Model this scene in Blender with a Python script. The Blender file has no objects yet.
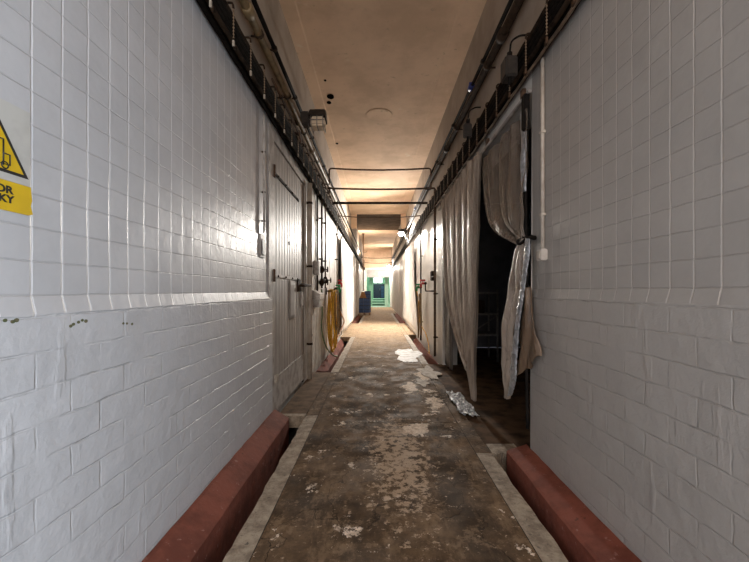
import bpy, bmesh, math, random
from mathutils import Vector, Matrix, noise as mnoise
random.seed(7)
PI = math.pi
S = bpy.context.scene
COL = S.collection
CAMZ = 1.25
F = 360.0
XL, XR = -1.0, 1.12          # wall planes of the corridor
HC = CAMZ + 2.98             # ceiling height

# ------------------------------------------------------------------ helpers
def LP(u, v, x):             # point seen at photo pixel u,v on the vertical plane at that x
    Y = F * x / (u - 377.0)
    return Vector((x, Y, CAMZ + (291.0 - v) * Y / F))

def tag(o, label=None, cat=None, group=None, kind=None):
    if label: o['label'] = label
    if cat: o['category'] = cat
    if group: o['group'] = group
    if kind: o['kind'] = kind
    return o

def thing(name, label, cat, loc=(0, 0, 0), group=None):
    o = bpy.data.objects.new(name, None)
    o.empty_display_size = 0.1
    COL.objects.link(o)
    o.location = loc
    return tag(o, label, cat, group)

def root_loc(o):
    p = Vector((0, 0, 0))
    while o is not None:
        p += o.location
        o = o.parent
    return p

def obj(name, bm, mats, parent=None, smooth=False, origin=None, recalc=True):
    if recalc:
        bmesh.ops.recalc_face_normals(bm, faces=bm.faces)
    me = bpy.data.meshes.new(name)
    if parent is not None:
        off = root_loc(parent)
    elif origin is not None:
        off = Vector(origin)
    else:
        xs = [v.co.x for v in bm.verts]; ys = [v.co.y for v in bm.verts]; zs = [v.co.z for v in bm.verts]
        off = Vector(((min(xs) + max(xs)) / 2, (min(ys) + max(ys)) / 2, min(zs)))
    bmesh.ops.translate(bm, verts=bm.verts, vec=-off)
    bm.to_mesh(me); bm.free()
    if not isinstance(mats, (list, tuple)): mats = [mats]
    for m in mats: me.materials.append(m)
    if smooth:
        for p in me.polygons: p.use_smooth = True
    o = bpy.data.objects.new(name, me)
    COL.objects.link(o)
    if parent is not None: o.parent = parent
    else: o.location = off
    return o

def autosmooth(o, deg=40):
    for p in o.data.polygons: p.use_smooth = True
    bm = bmesh.new(); bm.from_mesh(o.data)
    for e in bm.edges:
        if len(e.link_faces) == 2 and e.calc_face_angle(0) > math.radians(deg): e.smooth = False
    bm.to_mesh(o.data); bm.free()
    return o

def box(bm, x0, x1, y0, y1, z0, z1, mi=0, bev=0.0):
    r = bmesh.ops.create_cube(bm, size=1)
    vs = r['verts']
    bmesh.ops.scale(bm, verts=vs, vec=(x1 - x0, y1 - y0, z1 - z0))
    bmesh.ops.translate(bm, verts=vs, vec=((x0 + x1) / 2, (y0 + y1) / 2, (z0 + z1) / 2))
    fs = list({f for v in vs for f in v.link_faces})
    for f in fs: f.material_index = mi
    if bev > 0:
        es = list({e for v in vs for e in v.link_edges})
        bmesh.ops.bevel(bm, geom=es, offset=bev, segments=2, affect='EDGES')
    return vs

def B(): return bmesh.new()

def tube(bm, pts, r, n=8, closed=False, caps=True, mi=0):
    pts = [Vector(p) for p in pts]
    N = len(pts)
    rs = r if isinstance(r, (list, tuple)) else [r] * N
    rings = []
    up = None
    for i, p in enumerate(pts):
        if closed: t = pts[(i + 1) % N] - pts[i - 1]
        elif i == 0: t = pts[1] - pts[0]
        elif i == N - 1: t = pts[-1] - pts[-2]
        else: t = (pts[i + 1] - p).normalized() + (p - pts[i - 1]).normalized()
        if t.length < 1e-9: t = Vector((0, 0, 1))
        t.normalize()
        if up is None:
            up = Vector((0, 0, 1)) if abs(t.z) < 0.9 else Vector((1, 0, 0))
        a = t.cross(up)
        if a.length < 1e-5: a = t.cross(Vector((0, 1, 0)))
        a.normalize(); b = a.cross(t).normalized(); up = b
        rings.append([bm.verts.new(p + (a * math.cos(2 * PI * k / n) + b * math.sin(2 * PI * k / n)) * rs[i]) for k in range(n)])
    M = N if closed else N - 1
    for i in range(M):
        A, C = rings[i], rings[(i + 1) % N]
        for k in range(n):
            f = bm.faces.new((A[k], A[(k + 1) % n], C[(k + 1) % n], C[k])); f.material_index = mi; f.smooth = True
    if caps and not closed:
        for rg in (rings[0], rings[-1]):
            f = bm.faces.new(rg); f.material_index = mi
    return rings

def fillet(pts, rad, n=5):
    pts = [Vector(p) for p in pts]
    out = [pts[0]]
    for i in range(1, len(pts) - 1):
        p = pts[i]
        a = (pts[i - 1] - p); b = (pts[i + 1] - p)
        r = min(rad, a.length * .45, b.length * .45)
        A = p + a.normalized() * r; Bq = p + b.normalized() * r
        for k in range(n + 1):
            t = k / n
            out.append(A * (1 - t) ** 2 + p * 2 * t * (1 - t) + Bq * t * t)
    out.append(pts[-1])
    return out

def smooth_path(pts, n=6):
    pts = [Vector(p) for p in pts]
    out = []
    P = [pts[0]] + pts + [pts[-1]]
    for i in range(1, len(P) - 2):
        a, b, c, d = P[i - 1], P[i], P[i + 1], P[i + 2]
        for k in range(n):
            t = k / n
            out.append(0.5 * ((2 * b) + (c - a) * t + (2 * a - 5 * b + 4 * c - d) * t * t + (3 * b - a - 3 * c + d) * t ** 3))
    out.append(pts[-1])
    return out

def sphere(bm, c, r, su=8, sv=6, sc=(1, 1, 1)):
    res = bmesh.ops.create_uvsphere(bm, u_segments=su, v_segments=sv, radius=r)
    bmesh.ops.scale(bm, verts=res['verts'], vec=sc)
    bmesh.ops.translate(bm, verts=res['verts'], vec=c)
    for v in res['verts']:
        for f in v.link_faces: f.smooth = True

def poly(bm, pts, mi=0):
    f = bm.faces.new([bm.verts.new(p) for p in pts]); f.material_index = mi; return f

def prism(bm, pts2, axis, a0, a1, mi=0):
    """extrude a 2D outline along an axis: 'x' -> (y,z), 'y' -> (x,z), 'z' -> (x,y)"""
    def mk(p, a):
        if axis == 'x': return (a, p[0], p[1])
        if axis == 'y': return (p[0], a, p[1])
        return (p[0], p[1], a)
    A = [bm.verts.new(mk(p, a0)) for p in pts2]; C = [bm.verts.new(mk(p, a1)) for p in pts2]
    n = len(pts2)
    fs = [bm.faces.new(A), bm.faces.new(C)]
    for k in range(n): fs.append(bm.faces.new((A[k], A[(k + 1) % n], C[(k + 1) % n], C[k])))
    for f in fs: f.material_index = mi
    return fs

def grid(bm, fn, nu, nv, mi=0, smooth=True):
    V = [[bm.verts.new(fn(i / nu, j / nv)) for j in range(nv + 1)] for i in range(nu + 1)]
    for i in range(nu):
        for j in range(nv):
            f = bm.faces.new((V[i][j], V[i + 1][j], V[i + 1][j + 1], V[i][j + 1]))
            f.smooth = smooth; f.material_index = mi
    return V

def nz(x, y=0.0, z=0.0): return mnoise.noise(Vector((x, y, z)))

def copy_thing(root, delta, label=None, group=None):
    c = root.copy(); COL.objects.link(c)
    c.location = root.location + Vector(delta)
    if label: c['label'] = label
    if group: c['group'] = group
    for ch in list(root.children):
        d = ch.copy(); COL.objects.link(d); d.parent = c
        for g in list(ch.children):
            e = g.copy(); COL.objects.link(e); e.parent = d
    return c

# ------------------------------------------------------------------ materials
class NT:
    def __init__(s, name):
        s.m = bpy.data.materials.new(name); s.m.use_nodes = True
        s.t = s.m.node_tree; s.n = s.t.nodes; s.l = s.t.links
        s.p = s.n['Principled BSDF']
    def node(s, typ, **kw):
        nd = s.n.new(typ)
        for k, v in kw.items():
            if k.startswith('i_'):
                key = k[2:]
                key = int(key) if key.isdigit() else key
                s.set(nd.inputs[key], v)
            else: setattr(nd, k, v)
        return nd
    def set(s, sock, v):
        if isinstance(v, bpy.types.NodeSocket): s.l.new(v, sock)
        else: sock.default_value = v
    def pos(s): return s.node('ShaderNodeNewGeometry').outputs['Position']
    def math(s, op, a, b=0.0, c=None):
        nd = s.node('ShaderNodeMath', operation=op)
        s.set(nd.inputs[0], a); s.set(nd.inputs[1], b)
        if c is not None: s.set(nd.inputs[2], c)
        return nd.outputs[0]
    def ramp(s, v, a, b, lo=0.0, hi=1.0):
        nd = s.node('ShaderNodeMapRange'); nd.interpolation_type = 'SMOOTHSTEP'
        s.set(nd.inputs[0], v); s.set(nd.inputs[1], a); s.set(nd.inputs[2], b); s.set(nd.inputs[3], lo); s.set(nd.inputs[4], hi)
        return nd.outputs[0]
    def noise(s, scale, detail=4, rough=.6, vec=None, stretch=None):
        v = vec if vec is not None else s.pos()
        if stretch:
            mp = s.node('ShaderNodeMapping'); s.l.new(v, mp.inputs[0]); mp.inputs['Scale'].default_value = stretch; v = mp.outputs[0]
        nd = s.node('ShaderNodeTexNoise'); s.l.new(v, nd.inputs['Vector'])
        nd.inputs['Scale'].default_value = scale; nd.inputs['Detail'].default_value = detail; nd.inputs['Roughness'].default_value = rough
        return nd.outputs['Fac']
    def mix(s, f, a, b):
        nd = s.node('ShaderNodeMix', data_type='RGBA')
        s.set(nd.inputs[0], f); s.set(nd.inputs[6], a if not isinstance(a, tuple) else (*a, 1)); s.set(nd.inputs[7], b if not isinstance(b, tuple) else (*b, 1))
        return nd.outputs[2]
    def bump(s, h, strength=.5, dist=.01, normal=None):
        nd = s.node('ShaderNodeBump'); s.set(nd.inputs['Height'], h)
        nd.inputs['Strength'].default_value = strength; nd.inputs['Distance'].default_value = dist
        if normal is not None: s.l.new(normal, nd.inputs['Normal'])
        return nd.outputs[0]
    def out(s, color=None, rough=None, normal=None, metal=None, alpha=None, emis=None, estr=None, spec=None):
        P = s.p
        if color is not None: s.set(P.inputs['Base Color'], color if not isinstance(color, tuple) else (*color, 1))
        if rough is not None: s.set(P.inputs['Roughness'], rough)
        if normal is not None: s.set(P.inputs['Normal'], normal)
        if metal is not None: s.set(P.inputs['Metallic'], metal)
        if alpha is not None: s.set(P.inputs['Alpha'], alpha)
        if spec is not None: s.set(P.inputs['Specular IOR Level'], spec)
        if emis is not None:
            s.set(P.inputs['Emission Color'], (*emis, 1)); s.set(P.inputs['Emission Strength'], estr)
        return s.m

def simple(name, c1, c2=None, scale=12, rough=.6, metal=0, bump=.2, stretch=None, alpha=None, spec=None):
    n = NT(name)
    c2 = c2 or tuple(v * .7 for v in c1)
    nf = n.noise(scale, stretch=stretch)
    f = n.ramp(nf, .38, .66)
    return n.out(n.mix(f, c1, c2), rough, n.bump(nf, bump, .005) if bump else None, metal, alpha, spec=spec)

def line_mask(n, coord, pitch, off, width):
    a = n.math('SUBTRACT', coord, off)
    a = n.math('DIVIDE', a, pitch)
    a = n.math('ADD', a, 0.5)
    a = n.math('FRACT', a)
    a = n.math('SUBTRACT', a, 0.5)
    a = n.math('ABSOLUTE', a)
    a = n.math('MULTIPLY', a, pitch)
    return n.ramp(a, width * .35, width, 1.0, 0.0)

def tile_mat(name, py, oy, pz, oz, base):
    n = NT(name)
    sp = n.node('ShaderNodeSeparateXYZ'); n.l.new(n.pos(), sp.inputs[0])
    wob = n.math('MULTIPLY', n.math('SUBTRACT', n.noise(2.2, 2), .5), .008)
    wob2 = n.math('MULTIPLY', n.math('SUBTRACT', n.noise(14, 2), .5), .006)
    w = n.math('ADD', wob, wob2)
    y = n.math('ADD', sp.outputs[1], w); z = n.math('ADD', sp.outputs[2], w)
    mv = line_mask(n, y, py, oy, .0048)
    mh = line_mask(n, z, pz, oz, .0032)
    m = n.math('MAXIMUM', mv, mh)
    # tile to tile: flat colour per tile, from the tile's own index
    iy = n.math('FLOOR', n.math('DIVIDE', n.math('SUBTRACT', y, oy), py))
    iz = n.math('FLOOR', n.math('DIVIDE', n.math('SUBTRACT', z, oz), pz))
    cv = n.node('ShaderNodeCombineXYZ'); n.set(cv.inputs[0], iy); n.set(cv.inputs[1], iz)
    wn = n.node('ShaderNodeTexWhiteNoise'); n.l.new(cv.outputs[0], wn.inputs['Vector'])
    dirt = n.noise(3.0, 6, .65)
    d1 = tuple(v * .93 for v in base); d2 = tuple(v * .84 for v in base)
    c = n.mix(wn.outputs['Value'], base, d1)
    c = n.mix(n.ramp(dirt, .35, .8), c, d2)
    c = n.mix(n.math('MULTIPLY', mv, .75), c, tuple(min(1, v * 1.32) for v in base))  # vertical joints lightened, painting in the highlight along their ridges
    c = n.mix(n.math('MULTIPLY', mh, .3), c, tuple(v * .78 for v in base))
    h = n.math('ADD', n.math('MULTIPLY', m, -1.0), n.math('MULTIPLY', n.noise(9, 3), 1.1))
    h = n.math('ADD', h, n.math('MULTIPLY', wn.outputs['Value'], .25))
    return n.out(c, n.ramp(n.noise(5, 3), .3, .7, .30, .42), n.bump(h, .55, .006))

def brick_mat(name, bw, bh, oy, oz, base):
    n = NT(name)
    sp = n.node('ShaderNodeSeparateXYZ'); n.l.new(n.pos(), sp.inputs[0])
    w = n.math('MULTIPLY', n.math('SUBTRACT', n.noise(7, 3), .5), .022)
    cv = n.node('ShaderNodeCombineXYZ')
    n.set(cv.inputs[0], n.math('ADD', n.math('SUBTRACT', sp.outputs[1], oy), w))
    n.set(cv.inputs[1], n.math('ADD', n.math('SUBTRACT', sp.outputs[2], oz), w))
    bt = n.node('ShaderNodeTexBrick', offset=.5, squash=1.0)
    n.l.new(cv.outputs[0], bt.inputs['Vector'])
    bt.inputs['Scale'].default_value = 1.0
    bt.inputs['Brick Width'].default_value = bw; bt.inputs['Row Height'].default_value = bh
    bt.inputs['Mortar Size'].default_value = .0045; bt.inputs['Mortar Smooth'].default_value = .6
    bt.inputs['Color1'].default_value = (*base, 1); bt.inputs['Color2'].default_value = (*[v * .95 for v in base], 1)
    bt.inputs['Mortar'].default_value = (*[v * .95 for v in base], 1)
    dirt = n.noise(4, 6, .7)
    c = n.mix(n.ramp(dirt, .4, .85), bt.outputs['Color'], tuple(v * .86 for v in base))
    jd = n.math('MULTIPLY', bt.outputs['Fac'], n.ramp(n.noise(6.5, 4), .55, .7))
    c = n.mix(n.math('MULTIPLY', jd, .55), c, tuple(v * .45 for v in base))
    speck = n.ramp(n.noise(42, 3), .78, .81)
    c = n.mix(speck, c, (.22, .20, .18))
    runs = n.ramp(n.noise(13, 4, .5, stretch=(1, 1, .22)), .60, .72)
    lumps = n.noise(15, 5, .6)
    joint = n.math('MULTIPLY', bt.outputs['Fac'], n.ramp(n.noise(5.5, 3), .36, .60))
    h = n.math('ADD', n.math('MULTIPLY', joint, -.7), n.math('MULTIPLY', runs, .35))
    h = n.math('ADD', h, n.math('MULTIPLY', lumps, .9))
    h = n.math('ADD', h, n.math('MULTIPLY', n.noise(4, 2), 1.5))
    return n.out(c, .36, n.bump(h, .6, .012))

M = {}
PAINT = (.60, .61, .635)  # left copy of the wall paint, cool daylight put into its colour
PAINT_SHADED = (.425, .405, .38)  # right copy of the same paint, toned darker and warmer for its light
M['tile_l'] = tile_mat('painted_tiles_lit', .1012, 1.042, .0985, 1.2385, PAINT)
M['tile_r'] = tile_mat('painted_tiles_shaded', .1028, 1.169, .1017, 1.262, PAINT_SHADED)
M['brick_l'] = brick_mat('painted_blocks_lit', .245, .105, .06, .02, (.62, .635, .665))
M['brick_r'] = brick_mat('painted_blocks_shaded', .245, .105, .02, .04, (.43, .41, .385))  # blocks toned likewise, a lit copy left and a shaded copy right
M['brick_w'] = brick_mat('painted_blocks_white', .25, .1, .02, .04, (.66, .63, .60))
M['white_wall'] = simple('white_painted_wall', (.74, .72, .69), (.6, .57, .53), 5, .5, bump=.3)
M['plaster'] = simple('beige_plaster', (.40, .33, .265), (.31, .25, .195), 2.2, .8, bump=.25)
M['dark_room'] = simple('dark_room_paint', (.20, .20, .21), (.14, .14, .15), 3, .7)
n = NT('ceiling_paint')
nf = n.noise(1.6, 7, .62); nf2 = n.noise(11, 5, .6)
c = n.mix(n.ramp(nf, .36, .68), (.74, .545, .385), (.60, .43, .295))
c = n.mix(n.ramp(nf2, .62, .75), c, (.50, .37, .26))
c = n.mix(n.ramp(n.noise(2.3, 4), .66, .74), c, (.76, .63, .49))
M['ceiling'] = n.out(c, .85, n.bump(nf2, .25, .006), spec=.1)
M['ceiling_dark'] = simple('unlit_brown_ceiling', (.13, .088, .058), (.085, .056, .037), 3, .9, spec=.03)  # dark colour stands in for the unlit stretch past the portal
M['frame_white'] = simple('white_frame_paint', (.78, .76, .72), (.62, .58, .54), 8, .5)

n = NT('worn_concrete_floor')
sp = n.node('ShaderNodeSeparateXYZ'); n.l.new(n.pos(), sp.inputs[0])
a = n.noise(1.5, 12, .72); b = n.noise(7, 10, .78); g = n.noise(70, 4, .65); st = n.noise(3.2, 11, .76, stretch=(1.6, .5, 1)); e = n.noise(22, 8, .75)
c = n.mix(n.ramp(a, .40, .60), (.043, .033, .024), (.130, .098, .068))
c = n.mix(n.math('MULTIPLY', n.ramp(st, .50, .62), .8), c, (.185, .145, .105))
c = n.mix(n.math('MULTIPLY', n.ramp(b, .52, .60), .55), c, (.235, .19, .145))
c = n.mix(n.math('MULTIPLY', n.ramp(e, .50, .62), .5), c, (.055, .042, .031))
c = n.mix(n.math('MULTIPLY', n.ramp(n.noise(16, 9, .78), .60, .66), .7), c, (.30, .25, .20))
def patch(cx, cy, rx, ry, amt):
    dx = n.math('DIVIDE', n.math('SUBTRACT', sp.outputs[0], cx), rx)
    dy = n.math('DIVIDE', n.math('SUBTRACT', sp.outputs[1], cy), ry)
    d = n.math('SQRT', n.math('ADD', n.math('MULTIPLY', dx, dx), n.math('MULTIPLY', dy, dy)))
    return n.ramp(d, .2, 1.25, amt, 0.0)
# pale flaked patches on the right half of the slab
fl = n.ramp(n.math('ADD', n.noise(3.6, 12, .72), n.math('MAXIMUM', patch(.55, 4.3, .28, 1.3, .085), n.math('MAXIMUM', patch(.43, 4.65, .13, .42, .24), n.math('MAXIMUM', patch(.36, 3.28, .14, .20, .22), patch(.70, 5.3, .12, .45, .2))))), .60, .625)
c = n.mix(n.math('MULTIPLY', fl, .9), c, n.mix(n.ramp(e, .4, .6), (.82, .84, .88), (.50, .48, .46)))
fl2 = n.ramp(n.math('ADD', n.noise(15, 10, .76), patch(.16, 2.75, .30, 1.1, .15)), .60, .64)
c = n.mix(n.math('MULTIPLY', fl2, .8), c, (.44, .39, .34))
far = n.ramp(sp.outputs[1], 4.5, 9.5)  # floor colour lightened with distance to carry the lamp's brightness
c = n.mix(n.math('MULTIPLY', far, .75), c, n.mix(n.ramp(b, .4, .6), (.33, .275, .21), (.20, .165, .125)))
c = n.mix(n.math('MULTIPLY', n.ramp(g, .60, .70), .45), c, (.04, .03, .022))
# thin cracks
vo = n.node('ShaderNodeTexVoronoi', feature='DISTANCE_TO_EDGE'); 
wv = n.node('ShaderNodeVectorMath', operation='ADD'); n.l.new(n.pos(), wv.inputs[0])
nn = n.node('ShaderNodeTexNoise'); nn.inputs['Scale'].default_value = 3; nn.inputs['Detail'].default_value = 6; n.l.new(n.pos(), nn.inputs['Vector'])
n.l.new(nn.outputs['Color'], wv.inputs[1]); n.l.new(wv.outputs[0], vo.inputs['Vector']); vo.inputs['Scale'].default_value = .75
crack = n.ramp(vo.outputs['Distance'], .001, .006, 1.0, 0.0)
c = n.mix(n.math('MULTIPLY', crack, .8), c, (.02, .015, .01))
mu = n.node('ShaderNodeMix', data_type='RGBA', blend_type='MULTIPLY'); mu.inputs[0].default_value = 1.0; n.set(mu.inputs[6], c); mu.inputs[7].default_value = (1.38, 1.19, .98, 1); c = mu.outputs[2]
h = n.math('ADD', n.math('MULTIPLY', b, .8), n.math('MULTIPLY', g, .5)); h = n.math('ADD', h, fl); h = n.math('ADD', h, n.math('MULTIPLY', e, .8)); h = n.math('SUBTRACT', h, crack)
M['floor'] = n.out(c, n.ramp(n.noise(3.4, 9, .7), .38, .62, .68, .95), n.bump(h, .55, .006), spec=.15)

n = NT('pale_concrete_edging')
a = n.noise(9, 11, .76)
c = n.mix(n.ramp(a, .38, .62), (.46, .39, .30), (.22, .175, .13))
c = n.mix(n.ramp(n.noise(30, 3), .6, .72), c, (.13, .11, .09))
M['edging'] = n.out(c, .75, n.bump(a, .5, .008))
M['plate'] = simple('brown_floor_plate', (.19, .125, .078), (.10, .068, .042), 7, .8, spec=.15, bump=.35)
M['wet_floor'] = simple('wet_dark_floor', (.135, .082, .048), (.05, .032, .02), 5, .85, spec=.08, bump=.3)
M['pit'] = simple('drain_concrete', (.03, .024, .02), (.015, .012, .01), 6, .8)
n = NT('red_curb_paint')
a = n.noise(5, 7, .7); b = n.noise(24, 4, .6)
c = n.mix(n.ramp(a, .38, .64), (.235, .072, .046), (.15, .044, .028))
c = n.mix(n.ramp(b, .63, .70), c, (.30, .15, .12))
c = n.mix(n.ramp(n.noise(9, 6, .75), .64, .69), c, (.06, .03, .022))
M['curb'] = n.out(c, .8, n.bump(n.math('ADD', b, a), .6, .008), spec=.25)
M['cable'] = simple('black_cable_sheath', (.014, .011, .009), (.007, .006, .005), 30, .85, spec=.05, bump=0)
M['cable_brown'] = simple('brown_cable_sheath', (.04, .027, .018), (.016, .011, .008), 14, .85, spec=.05)
M['cable_tan'] = simple('tan_cable_sheath', (.17, .12, .08), (.08, .055, .036), 9, .5)
M['hole'] = simple('hole_shade', (.004, .003, .002), rough=1, bump=0, spec=0)
M['black'] = simple('black_paint', (.010, .009, .009), (.018, .015, .013), 20, .75, spec=.1)
M['olive_pipe'] = simple('yellowed_pipe_paint', (.26, .19, .10), (.13, .088, .045), 8, .55, bump=.3)
M['rust'] = simple('rusty_steel', (.11, .058, .03), (.05, .026, .014), 14, .7, bump=.4)
M['dark_steel'] = simple('dark_brown_steel', (.05, .032, .021), (.022, .015, .01), 12, .75, spec=.1)
M['galv'] = simple('galvanised_steel', (.42, .40, .38), (.27, .25, .23), 25, .45, metal=.5)
M['porcelain'] = simple('pale_hook_plastic', (.50, .46, .40), (.34, .29, .23), 40, .5)
M['bead'] = simple('tan_beads', (.27, .19, .12), (.18, .125, .08), 40, .6)
M['cream'] = simple('cream_pipe_paint', (.62, .57, .50), (.45, .39, .33), 8, .5)
M['door'] = simple('grey_sheet_door', (.40, .375, .355), (.30, .275, .255), 5, .5, metal=.0, bump=.15, stretch=(1, 1, .35))
M['door_frame'] = simple('scuffed_frame_paint', (.52, .50, .48), (.30, .27, .25), 9, .5, bump=.4)
M['paper'] = simple('aged_paper', (.52, .49, .46), (.44, .41, .38), 14, .7)
M['lamp_black'] = simple('lamp_housing', (.022, .019, .017), (.04, .033, .028), 15, .5)
n = NT('lamp_glass'); M['lamp_glass'] = n.out((.88, .76, .6), .25)  # warm pale colour paints in the reflection on the unlit glass
n = NT('lamp_glass_lit'); M['lamp_lit'] = n.out((.9, .85, .8), .3, emis=(1, .93, .84), estr=60)
n = NT('daylight_pane'); M['pane'] = n.out((.8, .85, .9), .3, emis=(.93, .97, 1), estr=2.0)
M['sign_white'] = simple('sign_white', (.58, .58, .55), (.50, .50, .47), 9, .4, bump=0)
M['sign_yellow'] = simple('sign_yellow', (.75, .50, .015), (.68, .45, .012), 9, .4, bump=0)
M['sign_black'] = simple('sign_black', (.015, .015, .015), (.02, .02, .02), 9, .5, bump=0)
def plastic(name, c1, c2, alpha, rough, bscale=9, trans=True):
    n = NT(name)
    nf = n.noise(bscale, 5, .62, stretch=(1, 1, .3)); fine = n.noise(34, 4, .6, stretch=(1, 1, .5))
    c = n.mix(n.ramp(nf, .36, .66), c1, c2)
    cr = n.noise(6.5, 6, .6, stretch=(1, 1.6, .45)); cr = n.math('ABSOLUTE', n.math('SUBTRACT', cr, .5))
    h = n.math('ADD', nf, n.math('MULTIPLY', fine, .3)); h = n.math('SUBTRACT', h, n.math('MULTIPLY', cr, 2.2))
    al = n.ramp(nf, .3, .7, alpha - .12, min(1, alpha + .12)) if alpha < 1 else None
    return n.out(c, rough, n.bump(h, .85, .025), None, al, spec=.7)
M['film'] = plastic('dirty_plastic_film', (.45, .38, .315), (.27, .22, .18), 1.0, .38)
M['film_clear'] = plastic('cloudy_plastic_film', (.31, .255, .205), (.19, .15, .12), .46, .28)
M['film_brown'] = plastic('brown_plastic_film', (.27, .185, .12), (.16, .105, .065), .95, .35)
M['film_white'] = plastic('white_plastic_film', (.80, .78, .75), (.68, .65, .61), 1.0, .35, 5)
M['film_grey'] = plastic('grey_plastic_film', (.16, .15, .145), (.09, .085, .08), 1.0, .35)
n = NT('crinkled_foil'); fz = n.noise(26, 4, .6)
M['foil'] = n.out(n.mix(n.ramp(fz, .4, .6), (.52, .55, .59), (.33, .35, .38)), .32, n.bump(fz, .9, .02), .55)
M['yellow_hose'] = simple('yellow_hose', (.80, .46, .04), (.62, .32, .025), 20, .4, bump=.1)
M['orange_hose'] = simple('orange_hose', (.55, .25, .09), (.4, .17, .06), 20, .45, bump=.1)
M['green_hose'] = simple('dull_green_hose', (.18, .23, .11), (.12, .15, .08), 20, .5, bump=.1)
M['brown_hose'] = simple('brown_hose', (.30, .20, .09), (.2, .12, .05), 20, .5, bump=.1)
M['red'] = simple('red_plastic', (.52, .025, .03), (.42, .02, .02), 20, .4, bump=0)
M['green'] = simple('green_plastic', (.02, .30, .10), (.015, .22, .07), 20, .4, bump=0)
M['blue_clamp'] = simple('blue_clamp_paint', (.025, .045, .22), (.02, .03, .14), 20, .4)
M['blue'] = simple('blue_crate_plastic', (.045, .12, .32), (.03, .085, .24), 12, .45, bump=.1)
M['wood'] = simple('pallet_wood', (.38, .25, .15), (.26, .165, .10), 10, .7, stretch=(1, 6, 6))
M['carton'] = simple('brown_cardboard', (.50, .25, .09), (.42, .20, .07), 10, .7)
M['puddle'] = simple('puddle_glare', (.56, .55, .53), (.30, .265, .22), 9, .6, bump=.5)  # white colour paints in the light reflected by a puddle
M['mint'] = simple('mint_green_paint', (.34, .58, .42), (.27, .49, .35), 6, .45)
M['mint_pale'] = simple('pale_mint_paint', (.60, .76, .64), (.52, .70, .56), 6, .45)
M['mint_dark'] = simple('dark_green_paint', (.07, .17, .11), (.05, .12, .08), 6, .5)
M['navy'] = simple('navy_door_paint', (.018, .026, .075), (.012, .018, .05), 6, .4)
M['navy_light'] = simple('blue_panel_paint', (.03, .09, .22), (.02, .06, .15), 6, .4)
M['grey_panel'] = simple('pale_grey_panel', (.52, .48, .46), (.44, .40, .38), 5, .5)
M['switch'] = simple('white_switch_plastic', (.66, .62, .57), (.56, .52, .47), 20, .4, bump=0)

# ------------------------------------------------------------------ the setting
def quad(bm, a, b, c, d, mi): poly(bm, (a, b, c, d), mi)

# left wall: tile above, proud painted blocks below, plaster above the cables
def wall_profile(bm, side, y0, y1, mi_tile, mi_low, mi_top, zt=2.98, zl=1.2385, lowx=.985, z0=-.5):
    X = XL if side < 0 else XR
    xl = X - side * .013
    zb = zl - .056
    prof = [(xl, z0), (xl, zb), (X, zl), (X, zt), (X, HC + .1)]
    mis = [mi_low, mi_tile, mi_tile, mi_top]
    for (a, b), mi in zip(zip(prof, prof[1:]), mis):
        quad(bm, (a[0], y0, a[1]), (a[0], y1, a[1]), (b[0], y1, b[1]), (b[0], y0, b[1]), mi)

bm = B()
wall_profile(bm, -1, -4, 3.40, 0, 1, 2)
quad(bm, (XL, 3.40, 2.72), (XL, 5.0, 2.72), (XL, 5.0, 2.98), (XL, 3.40, 2.98), 3)
quad(bm, (XL, 3.40, 2.98), (XL, 5.0, 2.98), (XL, 5.0, HC + .1), (XL, 3.40, HC + .1), 2)
quad(bm, (XL - .05, 3.38, -.5), (XL - .05, 5.02, -.5), (XL - .05, 5.02, 2.75), (XL - .05, 3.38, 2.75), 3)
quad(bm, (XL, 5.0, -.5), (XL, 5.0, 2.72), (XL - .05, 5.0, 2.72), (XL - .05, 5.0, -.5), 3)
quad(bm, (XL, 3.4, -.5), (XL, 3.4, 2.72), (XL - .05, 3.4, 2.72), (XL - .05, 3.4, -.5), 3)
quad(bm, (XL, 5.0, -.5), (XL, 17.4, -.5), (XL, 17.4, 2.98), (XL, 5.0, 2.98), 3)
quad(bm, (XL, 17.4, -.5), (XL - .1, 17.4, -.5), (XL - .1, 17.4, 2.98), (XL, 17.4, 2.98), 3)
quad(bm, (XL - .1, 17.4, -.5), (XL - .1, 28, -.5), (XL - .1, 28, 2.98), (XL - .1, 17.4, 2.98), 3)
quad(bm, (XL - .1, 17.4, 2.98), (XL - .1, 28, 2.98), (XL, 28, 2.98), (XL, 17.4, 2.98), 3)
quad(bm, (XL, 5.0, 2.98), (XL, 28, 2.98), (XL, 28, HC + .5), (XL, 5.0, HC + .5), 2)
tag(obj('wall_left', bm, [M['tile_l'], M['brick_l'], M['plaster'], M['white_wall']], origin=(XL, 0, 0), recalc=False),
    'left corridor wall of grey painted square tiles above painted blocks', 'wall', kind='structure')

DY0, DY1 = 2.60, 6.15          # the curtained doorway on the right
DTOP = 2.70
bm = B()
# behind the camera there is an open daylight doorway in the right wall (Y -2.6 .. -0.9)
wall_profile(bm, 1, -4, -2.6, 0, 1, 2, 2.98, 1.262)
quad(bm, (XR, -2.6, 2.3), (XR, -.9, 2.3), (XR, -.9, HC + .1), (XR, -2.6, HC + .1), 2)
wall_profile(bm, 1, -.9, DY0, 0, 1, 2, 2.98, 1.262)
quad(bm, (XR, DY0, DTOP), (XR, DY1, DTOP), (XR, DY1, 2.98), (XR, DY0, 2.98), 3)
quad(bm, (XR, DY0, 2.98), (XR, DY1, 2.98), (XR, DY1, HC + .1), (XR, DY0, HC + .1), 2)
quad(bm, (XR, DY0, DTOP), (XR, DY1, DTOP), (XR + .25, DY1, DTOP), (XR + .25, DY0, DTOP), 3)
for yy in (DY0, DY1):
    quad(bm, (XR - .013 if yy == DY0 else XR, yy, -.5), (XR, yy, DTOP), (XR + .25, yy, DTOP), (XR + .25, yy, -.5), 3)
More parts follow.
